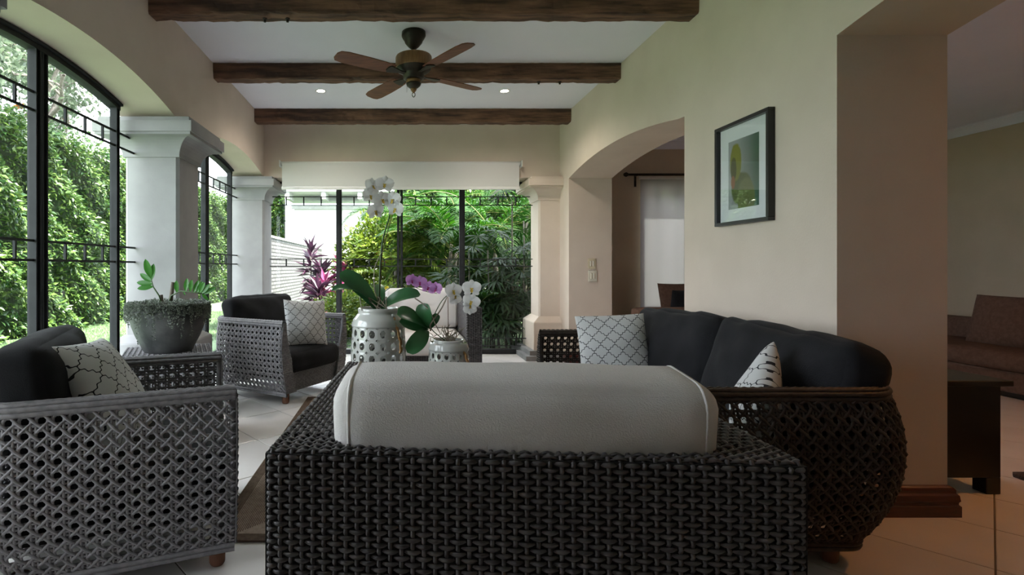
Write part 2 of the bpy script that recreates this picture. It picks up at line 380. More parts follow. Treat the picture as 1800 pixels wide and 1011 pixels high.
# adjoining room
WX0, WX1, WZ0, WZ1 = 3.52, 5.6, .55, 2.36
strip_wall('wall_adjoining_far', [(XRO-.05, 0), (WX0, 0), (WX0, WZ1), (WX1, WZ1), (WX1, 0), (AX1+.2, 0)], 3.25, AYF, AYF+.2, 'x', M_WALL2)
mb = MB(); mb.box(WX0, WX1, AYF, AYF+.2, 0, WZ0); setp(obj('wall_adjoining_sill', mb.mesh('sill'), M_WALL2), kind='structure')
mb = MB(); mb.box(AX1, AX1+.2, YB, AYF+.2, 0, 3.25); setp(obj('wall_adjoining_right', mb.mesh('w'), M_WALL2), kind='structure')
mb = MB(); mb.box(XRO-.02, AX1+.1, YB-.2, AYF+.2, ACEIL, ACEIL+.25); setp(obj('ceiling_adjoining', mb.mesh('c'), M_CEIL), kind='structure')
def crown(name, pts_fn):
    prof = [(.0, 0), (.0, -.115), (.012, -.115), (.02, -.09), (.055, -.045), (.075, -.03), (.075, -.012), (.09, 0)]
    V = []; Q = []
    for end in (0, 1):
        for d, z in prof: V.append(pts_fn(end, d, ACEIL+z))
    n = len(prof)
    for i in range(n-1): Q.append((i, i+1, n+i+1, n+i))
    mb = MB(); mb.add(V, Q); return setp(obj(name, mb.mesh(name), M_CEIL), kind='structure')
crown('trim_1', lambda e, d, z: ((XRO, AX1)[e], AYF-d, z))
crown('trim_2', lambda e, d, z: (AX1-d, (AYF, YB)[e], z))
# baseboards, dark red wood, round the pier between the two openings and along the wall
def baseboard(name, x0, x1, y0, y1):
    mb = MB(); rings(mb, x0, x1, y0, y1, [(0, .034), (.05, .034), (.056, .027), (.066, .027), (.075, .032), (.10, .029), (.108, .021), (.122, .021), (.131, .015), (.138, .006), (.14, .0)])
    return setp(obj(name, mb.mesh(name), M_MAHOG), kind='structure')
baseboard('baseboard_right', XR, XRO, 2.505, 3.84)
baseboard('baseboard_right_far', XR, XRO, 6.44, 6.55)

# floor: grout slab and single tiles laid at 45 degrees
mb = MB(); mb.box(XLO-.15, AX1+.1, YB-.1, AYF+.1, -.15, -.004); floor = setp(obj('floor', mb.mesh('floor'), M_GROUT), kind='structure')
TA, TB = .47, .554; E1 = (.7455, .6665); E2 = (-.6665, .7455); GAP = .003
def clip(poly, ax, lim, keep):
    out = []
    for i in range(len(poly)):
        a, b = poly[i-1], poly[i]; ia = (a[ax]-lim)*keep >= 0; ib = (b[ax]-lim)*keep >= 0
        if ia != ib:
            t = (lim-a[ax])/(b[ax]-a[ax]); out.append((a[0]+(b[0]-a[0])*t, a[1]+(b[1]-a[1])*t))
        if ib: out.append(b)
    return out
def tilemesh(poly):
    bm = bmesh.new(); e = .0022
    c = (sum(p[0] for p in poly)/len(poly), sum(p[1] for p in poly)/len(poly))
    lo = [bm.verts.new((x, y, -.0045)) for x, y in poly]
    md = [bm.verts.new((x, y, -.0012)) for x, y in poly]
    tp = [bm.verts.new((x+(c[0]-x)*.01, y+(c[1]-y)*.01, 0)) for x, y in poly]
    n = len(poly); bm.faces.new(tp)
    for i in range(n):
        j = (i+1) % n; bm.faces.new((lo[i], lo[j], md[j], md[i])); bm.faces.new((md[i], md[j], tp[j], tp[i]))
    me = bpy.data.meshes.new('tile'); bm.to_mesh(me); bm.free(); me.materials.append(M_TILE); return me
CORN = [(i*(TA/2-GAP)*E1[0]+j*(TB/2-GAP)*E2[0], i*(TA/2-GAP)*E1[1]+j*(TB/2-GAP)*E2[1]) for i, j in ((1, 1), (-1, 1), (-1, -1), (1, -1))]
FULL = tilemesh(CORN)
def lay(x0, x1, y0, y1):
    for a in range(-40, 40):
        for b in range(-40, 40):
            cx = -.954+(a+.5)*TA*E1[0]+(b+.5)*TB*E2[0]; cy = 3.587+(a+.5)*TA*E1[1]+(b+.5)*TB*E2[1]
            sq = [(cx+x, cy+y) for x, y in CORN]; h = .37
            if not (x0-h < cx < x1+h and y0-h < cy < y1+h): continue
            p = sq
            for ax, lim, k in ((0, x0, 1), (0, x1, -1), (1, y0, 1), (1, y1, -1)):
                if p: p = clip(p, ax, lim, k)
            if len(p) < 3: continue
            area = abs(sum(p[i-1][0]*p[i][1]-p[i][0]*p[i-1][1] for i in range(len(p))))/2
            if area < .004: continue
            if area > .998*(TA-2*GAP)*(TB-2*GAP): o = obj('tile', FULL, None, floor, loc=(cx, cy, 0))
            else:
                o = obj('tile', tilemesh([(x-cx, y-cy) for x, y in p]), None, floor, loc=(cx, cy, 0))
lay(XLO-.15, 6.9, 1.0, YFO+.05)
mb = MB(); mb.box(XLO-.15, AX1, YB, .998, -.0045, 0); obj('tile_field', mb.mesh('tf'), M_TILE, floor)
mb = MB(); mb.box(6.902, AX1, 1.0, AYF, -.0045, 0).box(XRO, 6.902, YFO+.052, AYF, -.0045, 0); obj('tile_field', mb.mesh('tf'), M_TILE, floor)

# columns
def column(label, x0, x1, y0, y1, b1, b0, st=1.0, m=None, grp='plaster columns of the arcade'):
    M_C = m or M_COLUMN
    t = thing('column', label, 'column', ((x0+x1)/2, (y0+y1)/2, 0), group=grp)
    hx, hy = (x1-x0)/2, (y1-y0)/2
    mb = MB(); rings(mb, -hx, hx, -hy, hy, [(b1-.02, 0), (2.05, 0)], .022); obj('shaft', mb.mesh('shaft'), M_C, t)
    cv = [(2.042+.137*math.sin(a), .012+.13*(1-math.cos(a))) for a in np.linspace(0, PI/2, 9)]
    mb = MB(); rings(mb, -hx, hx, -hy, hy, [(2.035, .012)]+cv+[(2.181, .15), (2.200, .15), (2.200, .165), (2.282, .165), (2.282, .14), (2.318, .135), (2.32, .0)], .003)
    obj('capital', mb.mesh('capital'), M_C, t)
    mb = MB(); rings(mb, -hx, hx, -hy, hy, [(.11, .085), (b0, .085), (b0+.012, .08), (b1, .0)], .004); obj('base', mb.mesh('base'), M_C, t)
    mb = MB(); rings(mb, -hx, hx, -hy, hy, [(0, .085+.13*st), (.06, .085+.13*st), (.06, .085+.07*st), (.118, .085+.07*st), (.118, .08)], .004); obj('plinth', mb.mesh('plinth'), M_PLINTH, t)
    return t
column('white square plaster column nearest the camera at the left edge', XLO, XL, 1.53, 1.95, .62, .55, .5)
column('large white plaster column behind the succulent pot', XLO, XL, 4.158, 4.586, .64, .57, .25)
column('white plaster column in the far left corner of the room', XLO, XL, YF, YFO, .54, .46, 1)
column('cream plaster pier beside the dark palms at the right end of the glass doors', 1.806, 2.12, YF, YFO, .54, .46, 1, M_WALL)

# steel-framed glazing
XG = -2.088
def barbox(mb, a, b, w, h_):
    """thin bar between two points in a vertical plane"""
    tube(mb, [a, b], w, 4)
def side_window(name, y0, y1, arc):
    root = bpy.data.objects.new(name, None); COL.objects.link(root); setp(root, kind='structure')
    zat = lambda y: CAPZ+.142*(1-((y-arc[0])/arc[1])**2)-.004
    j0, j1 = y0+.255, y1-.255; mid = (y0+y1)/2
    mb = MB(); ys = np.linspace(j0-.01, j1+.01, 21)
    for off, th, dep in ((0, .016, .055), (-.016, .030, .035)):
        V = []; Q = []
        for y in ys:
            z = zat(y)+off
            V += [(XG-dep, y, z), (XG+dep, y, z), (XG+dep, y, z-th), (XG-dep, y, z-th)]
        for i in range(len(ys)-1):
            for k in range(4): Q.append((i*4+k, i*4+(k+1) % 4, i*4+4+(k+1) % 4, i*4+4+k))
        Q += [(3, 2, 1, 0), tuple(len(V)-4+k for k in range(4))]
        mb.add(V, Q)
    obj('arched_head_rail', mb.mesh('r'), M_STEEL, root)
    for yc, ww in ((j0+.02, .042), (mid-.029, .045), (mid+.029, .045), (j1-.02, .042)):
        mb = MB(); zt = zat(yc)-.02
        mb.box(XG-.018, XG+.018, yc-ww/2, yc+ww/2, .0, zt); mb.box(XG+.018, XG+.034, yc+ww/2-.012, yc+ww/2, .0, zt); mb.box(XG+.018, XG+.034, yc-ww/2, yc-ww/2+.008, .0, zt)
        obj('stile', mb.mesh('s'), M_STEEL, root)
    mb = MB(); mb.box(XG-.03, XG+.03, j0, j1, 0, .05); obj('sill_rail', mb.mesh('s'), M_STEEL, root)
    for za, zb in ((2.062, 2.166), (1.211, 1.322), (.115, .215)):
        for z in (za, zb):
            mb = MB(); mb.box(XG+.012, XG+.022, y0-.01, y1+.01, z-.007, z+.007); obj('bar', mb.mesh('b'), M_STEEL, root)
        for lo, hi in ((j0, mid), (mid, j1)):
            for k in (1, 2, 3):
                yc = lo+.03+(hi-lo-.02)*k/4
                mb = MB(); mb.box(XG+.010, XG+.024, yc-.007, yc+.007, za, zb); obj('stud', mb.mesh('st'), M_STEEL, root)
    for lo, hi in ((j0+.03, mid-.05), (mid+.05, j1-.03)):
        ys2 = np.linspace(lo, hi, 12); V = []
        for y in ys2: V += [(XG-.006, y, .04), (XG-.006, y, zat(y)-.03)]
        mb = MB(); mb.add(V, [(i*2, i*2+2, i*2+3, i*2+1) for i in range(11)]); obj('pane', mb.mesh('p'), M_GLASS, root)
    return root
for i, (a, b) in enumerate(BAYS): side_window('window_%d' % (i+1), a, b, ((a+b)/2, (b-a)/2))
YG = 7.16
door = bpy.data.objects.new('door_1', None); COL.objects.link(door); setp(door, kind='structure')
MULL = [-1.74, -.80, .023, .862, 1.82]
for i, x in enumerate(MULL):
    if i in (0, 4): continue
    for dx in ((-.022, .022) if i == 2 else (0,)):
        w = .017 if i == 2 else .036
        mb = MB(); mb.box(x+dx-w, x+dx+w, YG-.03, YG+.03, 0, CAPZ); mb.box(x+dx-w*.5, x+dx+w*.5, YG-.04, YG-.03, 0, CAPZ); obj('stile', mb.mesh('s'), M_STEEL, door)
mb = MB(); mb.box(-1.64, 1.74, YG-.03, YG+.03, 0, .06); obj('bottom_rail', mb.mesh('s'), M_STEEL, door)
mb = MB(); mb.box(-1.64, 1.74, YG-.03, YG+.03, 2.27, CAPZ+.01); obj('top_rail', mb.mesh('s'), M_STEEL, door)
for za, zb in ((2.005, 2.118), (1.185, 1.280), (.115, .215)):
    for z in (za, zb):
        mb = MB(); mb.box(XL, 1.83, YG-.05, YG-.04, z-.006, z+.006); obj('bar', mb.mesh('b'), M_STEEL, door)
    for k in range(4):
        for q in (1, 2, 3):
            x = MULL[k]+(MULL[k+1]-MULL[k])*q/4
            mb = MB(); mb.box(x-.008, x+.008, YG-.053, YG-.037, za, zb); obj('stud', mb.mesh('b'), M_STEEL, door)
for k in range(4):
    mb = MB(); mb.add([(MULL[k]+.03, YG, .05), (MULL[k+1]-.03, YG, .05), (MULL[k+1]-.03, YG, 2.29), (MULL[k]+.03, YG, 2.29)], [(0, 1, 2, 3)]); obj('pane', mb.mesh('p'), M_GLASS, door)
mb = MB(); mb.box(.035, .055, YG-.075, YG-.045, .95, 1.10); obj('latch', mb.mesh('l'), M_STEEL, door)
# adjoining-room window
win3 = bpy.data.objects.new('window_3', None); COL.objects.link(win3); setp(win3, kind='structure')
for x in (WX0+.03, (WX0*2+WX1)/3, (WX0+WX1*2)/3, WX1-.03):
    mb = MB(); mb.box(x-.03, x+.03, AYF+.09, AYF+.15, WZ0, WZ1); obj('stile', mb.mesh('s'), M_STEEL, win3)
for z in (WZ0+.025, WZ1-.025):
    mb = MB(); mb.box(WX0, WX1, AYF+.09, AYF+.15, z-.025, z+.025); obj('rail', mb.mesh('s'), M_STEEL, win3)
for k in range(3):
    a = WX0+(WX1-WX0)*k/3+.03; b = WX0+(WX1-WX0)*(k+1)/3-.03
    mb = MB(); mb.add([(a, AYF+.12, WZ0+.05), (b, AYF+.12, WZ0+.05), (b, AYF+.12, WZ1-.05), (a, AYF+.12, WZ1-.05)], [(0, 1, 2, 3)]); obj('pane', mb.mesh('p'), M_GLASS, win3)

# ------------------------------------------------------------------ beams, fan, downlights, blind
def beam(label, y0, z0, bolts):
    t = thing('ceiling_beam', label, 'beam', ((XL+XR)/2, y0+.07, z0), group='old wooden ceiling beams')
    hw = (XR-XL)/2+.02; n = 90; r_ = random.Random(int(y0*100)); V = []; Q = []
    K = 8
    for i in range(n+1):
        x = -hw+2*hw*i/n
        j = lambda: r_.gauss(0, .0022)
        h0, h1, c = 0, CEIL-z0+.01, .012
        ring = [(-.07+c, h0), (.07-c, h0), (.07, h0+c), (.07, h1), (.0, h1), (-.07, h1), (-.07, (h0+h1)/2), (-.07, h0+c)]
        chip = .012*max(0, math.sin(x*7.3+y0*5)*math.sin(x*17+y0))**2
        for k, (y, z) in enumerate(ring):
            V.append((x, y+j()+(chip if k in (0, 7) else 0), z+(j()+(chip*.8 if k in (0, 1, 7) else 0) if z < .05 else 0)))
    for i in range(n):
        for k in range(K): Q.append((i*K+k, i*K+(k+1) % K, (i+1)*K+(k+1) % K, (i+1)*K+k))
    mb = MB(); mb.add(V, Q); obj('timber', mb.mesh('timber'), M_BEAM, t)
    for bx in bolts:
        mb = MB(); lathe(mb, [(0, .0), (.016, 0), (.018, -.006), (.010, -.012), (.009, -.026), (0, -.027)], 10, bx-(XL+XR)/2, .01); obj('bolt', mb.mesh('bolt'), M_BRONZE, t)
beam('dark old wooden beam nearest the camera, across the top edge', 3.65, 2.925, (-.94, -.78))
beam('dark old wooden beam behind the ceiling fan', 4.93, 2.93, (1.33, 1.53))
beam('dark old wooden beam farthest from camera, above the blind', 6.345, 2.915, ())

fx, fy = .125, 4.29
fan = thing('ceiling_fan', 'ceiling fan with dark bronze canopy, wooden motor drum and brown blades', 'ceiling fan', (fx, fy, 0))
def fl(name, prof, m, seg=28):
    mb = MB(); lathe(mb, prof, seg); o = obj(name, mb.mesh(name), m, fan, True); return o
fl('canopy', [(0, CEIL), (.096, CEIL), (.098, CEIL-.03), (.085, CEIL-.055), (.078, CEIL-.06), (.07, CEIL-.085), (.045, CEIL-.115), (.022, CEIL-.135), (0, CEIL-.136)], M_BRONZE)
fl('down_rod', [(.016, CEIL-.12), (.016, CEIL-.175), (.022, CEIL-.18), (.022, CEIL-.20)], M_BRONZE, 14)
fl('motor_housing', [(0, 2.885), (.12, 2.885), (.142, 2.878), (.147, 2.868), (.147, 2.79), (.143, 2.78), (0, 2.78)], M_FANWOOD)
fl('rotor', [(.143, 2.782), (.135, 2.765), (.10, 2.745), (.085, 2.735), (.085, 2.70), (.062, 2.69), (0, 2.688)], M_BRONZE)
fl('wood_collar', [(0, 2.69), (.058, 2.69), (.062, 2.68), (.058, 2.662), (0, 2.66)], M_FANWOOD, 20)
fl('lower_cup', [(0, 2.663), (.062, 2.66), (.055, 2.642), (.035, 2.625), (.018, 2.617), (0, 2.615)], M_BRONZE, 20)
fl('finial', [(0, 2.625), (.022, 2.622), (.026, 2.612), (.018, 2.598), (.006, 2.585), (0, 2.582)], M_FANWOOD, 14)
mb = MB(); P = [(.012*math.sin(a)*(1+.2*math.cos(a)), 0, 2.568+.018*math.cos(a)) for a in np.linspace(0, 2*PI, 17)]; tube(mb, P, .003, 5); obj('finial_ring', mb.mesh('ring'), M_BRONZE, fan)
mb = MB(); tube(mb, [(-.055, -.03, 2.68), (-.056, -.03, 2.58)], .0012, 4); obj('pull_chain', mb.mesh('chain'), M_BRONZE, fan)
for k in range(4):
    a = R(33+90*k); ca, sa = math.cos(a), math.sin(a)
    def pol(pts, z0, tilt, th, nm, m):
        V = []; n = len(pts)
        for s in (0, 1):
            for r_, w in pts: z = z0+w*tilt+s*th; V.append((r_*ca-w*sa, r_*sa+w*ca, z))
        mb = MB(); Q = [(i, (i+1) % n, n+(i+1) % n, n+i) for i in range(n)]
        hn = n//2
        for b, f in ((0, 1), (n, 0)):
            for i in range(hn-1):
                q = (b+i, b+i+1, b+n-2-i, b+n-1-i); Q.append(q[::-1] if f else q)
        mb.add(V, Q); return obj(nm, mb.mesh(nm), m, fan)
    up = [(.20, -.055), (.30, -.066), (.45, -.072), (.62, -.072), (.68, -.060), (.70, -.03)]
    pol(up+[(r_, -w) for r_, w in reversed(up)], 2.735, .18, .007, 'blade', M_BLADE)
    br = [(.075, -.018), (.13, -.014), (.18, -.03), (.235, -.045), (.25, -.02)]
    pol(br+[(r_, -w) for r_, w in reversed(br)], 2.727, .18, .008, 'blade_arm', M_BRONZE)

def downlight(label, x, y, z, power, c=(1, .88, .76), grp='recessed downlights'):
    t = thing('downlight', label, 'downlight', (x, y, z), group=grp)
    mb = MB(); lathe(mb, [(.040, .0), (.055, -.006), (.058, -.003), (.058, .001)], 28); obj('trim_ring', mb.mesh('t'), M_WHITE, t, True)
    mb = MB(); lathe(mb, [(0, -.0015), (.040, -.0015)], 24); obj('lens', mb.mesh('l'), M_LAMP, t)
    l = bpy.data.lights.new('downlight_beam', 'SPOT'); l.energy = power; l.color = c; l.spot_size = R(150); l.spot_blend = .9; l.shadow_soft_size = .04
    lo = bpy.data.objects.new('downlight_beam', l); COL.objects.link(lo); lo.parent = t; lo.location = (0, 0, -.02)
downlight('small lit round downlight in the ceiling left of the fan', -.836, 5.715, CEIL, 19)
downlight('small lit round downlight in the ceiling right of the fan', 1.149, 5.715, CEIL, 19)
downlight('recessed downlight in the adjoining room ceiling', 4.1, 2.3, ACEIL, 22, (1, .38, .09), 'adjoining room downlights')

t = thing('roller_blind', 'white roller blind half lowered above the glass doors', 'roller blind', (0, 6.72, 2.17))
mb = MB(); P = [(x, 0, .315) for x in np.linspace(-1.49, 1.55, 3)]; tube(mb, P, .03, 18); obj('roller_tube', mb.mesh('r'), M_WHITE, t, True)
mb = MB(); mb.add([(-1.47, -.03, .32), (1.53, -.03, .32), (1.53, -.03, .015), (-1.47, -.03, .015)], [(0, 1, 2, 3)]); obj('cloth', mb.mesh('c'), M_BLIND, t)
obj('hem_bar', bevelbox(-1.475, 1.535, -.042, -.018, -.018, .018, .006, 2), M_WHITE, t)
for x in (-1.50, 1.565):
    obj('bracket', bevelbox(x-.006, x+.006, -.045, .08, .27, .355, .004), M_WHITE, t)

# ------------------------------------------------------------------ things on the right wall
t = thing('framed_photograph', 'black framed photograph of a yellow green figure behind glass on the right wall', 'picture', (XR, 3.162, 1.743))
HY, HZ, FW, FD = .248, .313, .021, .04
for nm, a in (('frame_rail', (-HY, HY, HZ-FW, HZ)), ('frame_rail', (-HY, HY, -HZ, -HZ+FW)), ('frame_stile', (-HY, -HY+FW, -HZ+FW, HZ-FW)), ('frame_stile', (HY-FW, HY, -HZ+FW, HZ-FW))):
    obj(nm, bevelbox(-FD, 0, a[0], a[1], a[2], a[3], .002), M_FRAME, t)
mb = MB(); mb.box(-.012, -.004, -HY+FW, HY-FW, -HZ+FW, HZ-FW); obj('mat_board', mb.mesh('m'), M_MATBOARD, t)
def printmat():
    m = bpy.data.materials.new('photo_print'); m.use_nodes = True; nt = m.node_tree; N = nt.nodes; L = nt.links; p = N['Principled BSDF']; p.inputs['Roughness'].default_value = .6
    tc = N.new('ShaderNodeTexCoord'); s = N.new('ShaderNodeSeparateXYZ'); L.new(tc.outputs['Object'], s.inputs[0])
    def M(op, a, b=None):
        n = N.new('ShaderNodeMath'); n.operation = op
        for i, v in enumerate((a, b)):
            if v is None: continue
            if isinstance(v, (int, float)): n.inputs[i].default_value = v
            else: L.new(v, n.inputs[i])
        return n.outputs[0]
    y, z = s.outputs[1], s.outputs[2]                       # +y is the left side as seen from the room
    ns = N.new('ShaderNodeTexNoise'); ns.inputs['Scale'].default_value = 45; L.new(tc.outputs['Object'], ns.inputs['Vector'])
    wob = M('MULTIPLY', M('SUBTRACT', ns.outputs['Fac'], .5), .35)
    def ell(cy, cz, ry, rz):
        a = M('DIVIDE', M('SUBTRACT', y, cy), ry); b = M('DIVIDE', M('SUBTRACT', z, cz), rz)
        d = M('ADD', M('ADD', M('MULTIPLY', a, a), M('MULTIPLY', b, b)), wob)
        n = N.new('ShaderNodeMapRange'); n.inputs[1].default_value = 1.12; n.inputs[2].default_value = .85; L.new(d, n.inputs[0]); return n.outputs[0]
    g = N.new('ShaderNodeValToRGB'); g.color_ramp.elements[0].color = (.36, .37, .38, 1); g.color_ramp.elements[1].color = (.05, .12, .08, 1)
    n = N.new('ShaderNodeMapRange'); n.inputs[1].default_value = .06; n.inputs[2].default_value = -.11; L.new(y, n.inputs[0]); L.new(n.outputs[0], g.inputs['Fac'])
    last = g.outputs['Color']
    def over(mask, c):
        nonlocal last
        x = N.new('ShaderNodeMix'); x.data_type = 'RGBA'; L.new(mask, x.inputs[0]); L.new(last, x.inputs[6]); x.inputs[7].default_value = (*c, 1); last = x.outputs[2]
    over(ell(.02, -.10, .095, .10), (.10, .12, .03)); over(ell(-.02, -.16, .08, .12), (.14, .16, .05))
    over(ell(.075, .07, .055, .115), (.24, .24, .02)); over(ell(.095, .03, .028, .075), (.09, .09, .02)); over(ell(.10, -.05, .02, .04), (.30, .12, .04))
    L.new(last, p.inputs['Base Color']); return m
mb = MB(); mb.add([(-.0125, -.135, -.215), (-.0125, .145, -.215), (-.0125, .145, .205), (-.0125, -.135, .205)], [(3, 2, 1, 0)]); obj('print', mb.mesh('p'), printmat(), t)
mb = MB(); mb.add([(-.024, -HY+FW, -HZ+FW), (-.024, HY-FW, -HZ+FW), (-.024, HY-FW, HZ-FW), (-.024, -HY+FW, HZ-FW)], [(3, 2, 1, 0)]); obj('glass', mb.mesh('g'), M_PICGLASS, t)
def switch(label, x, z, w, hh, m1):
    t = thing('light_switch', label, 'light switch', (x, 6.44, z), group='light switches on the arch jamb')
    obj('plate', bevelbox(-w/2, w/2, -.012, 0, -hh/2, hh/2, .004, 2), m1, t)
    for k in (-1, 1): obj('rocker', bevelbox(k*w*.16-w*.11, k*w*.16+w*.11, -.018, -.01, -hh*.26, hh*.26, .003), M_IVORY2, t)
    return t
switch('upper ivory light switch on the arch jamb', 2.355, 1.215, .095, .125, M_IVORY)
switch('lower pale light switch on the arch jamb', 2.365, 1.065, .105, .135, M_IVORY2)
# rod and shade of the adjoining room
t = thing('curtain_rod', 'black curtain rod with ball finial beyond the arch', 'curtain rod', (0, AYF-.1, 2.485))
mb = MB(); tube(mb, [(3.26, 0, 0), (5.9, 0, 0)], .016, 10); obj('rod', mb.mesh('r'), M_BRONZE, t, True)
mb = MB(); lathe(mb, [(0, -.04), (.02, -.03), (.034, 0), (.02, .03), (0, .04)], 14); o = obj('finial', mb.mesh('f'), M_BRONZE, t, True, loc=(3.23, 0, 0), rot=(0, R(90), 0))
for x in (3.40, 5.7):
    mb = MB(); mb.box(x-.012, x+.012, 0, .1, -.012, .012).box(x-.014, x+.014, .085, .1, -.16, .02); obj('bracket', mb.mesh('b'), M_BRONZE, t)
t = thing('window_shade', 'sheer cream shade glowing with daylight beyond the arch', 'window shade', (0, AYF-.06, .45))
n = 60; V = []; 
for i in range(n+1):
    x = 3.45+2.3*i/n; y = .006*math.sin(i*.9)
    V += [(x, y, 0), (x, y, 2.0)]
mb = MB(); mb.add(V, [(i*2, i*2+2, i*2+3, i*2+1) for i in range(n)]); obj('cloth', mb.mesh('c'), M_SHADE, t, True)
obj('head_rail', bevelbox(3.44, 5.76, -.02, .03, 1.975, 2.02, .006), M_WHITE, t); obj('hem_bar', bevelbox(3.45, 5.75, -.008, .012, -.01, .02, .004), M_WHITE, t)

# ------------------------------------------------------------------ woven furniture
def weave(mb, P, N, U, V, du, dv, A=.0045, rs=.0048, th=.0030, k=5):
    """plain basket weave over a patch: P(u, v, off) -> points"""
    nu = max(2, int(round(U/du))); du = U/nu; nv = max(2, int(round(V/dv))); dv = V/nv
    for j in range(nv):
        u = np.linspace(0, U, nu*3+1); v = np.full_like(u, (j+.5)*dv)
        mb.add(*sweep(P(u, v, A*np.cos(PI*(u/du+j))), N(u, v), dv*(.36+.08*np.cos(PI*(u/du+j))), th, k))
    for i in range(nu+1):
        v = np.linspace(0, V, nv*2+1); u = np.full_like(v, min(max(i*du, .002), U-.002))
        mb.add(*sweep(P(u, v, -A*np.cos(PI*(i+v/dv-.5))), N(u, v), rs, th, k))
def flat(o, eu, ev):
    o, eu, ev = (np.array(a, float) for a in (o, eu, ev)); n = np.cross(eu, ev)
    return (lambda u, v, off: o+u[:, None]*eu+v[:, None]*ev+np.asarray(off)[:, None]*n), (lambda u, v: np.tile(n, (len(u), 1)))
def upath(w, d, rc):
    pts = [(-w/2, -d/2)]; nor = [(-1, 0)]
    pts.append((-w/2, d/2-rc)); nor.append((-1, 0))
    for a in np.linspace(PI, PI/2, 13)[1:]: pts.append((-w/2+rc+rc*math.cos(a), d/2-rc+rc*math.sin(a))); nor.append((math.cos(a), math.sin(a)))
    for a in np.linspace(PI/2, 0, 13): pts.append((w/2-rc+rc*math.cos(a), d/2-rc+rc*math.sin(a))); nor.append((math.cos(a), math.sin(a)))
    pts.append((w/2, -d/2)); nor.append((1, 0))
    pts = np.array(pts); nor = np.array(nor); s = np.concatenate([[0], np.cumsum(np.linalg.norm(np.diff(pts, axis=0), axis=1))])
    def f(t):
        t = np.asarray(t, float); p = np.stack([np.interp(t, s, pts[:, i]) for i in (0, 1)], -1); n = np.stack([np.interp(t, s, nor[:, i]) for i in (0, 1)], -1)
        return p, n/np.linalg.norm(n, axis=1, keepdims=True)
    return f, s[-1]
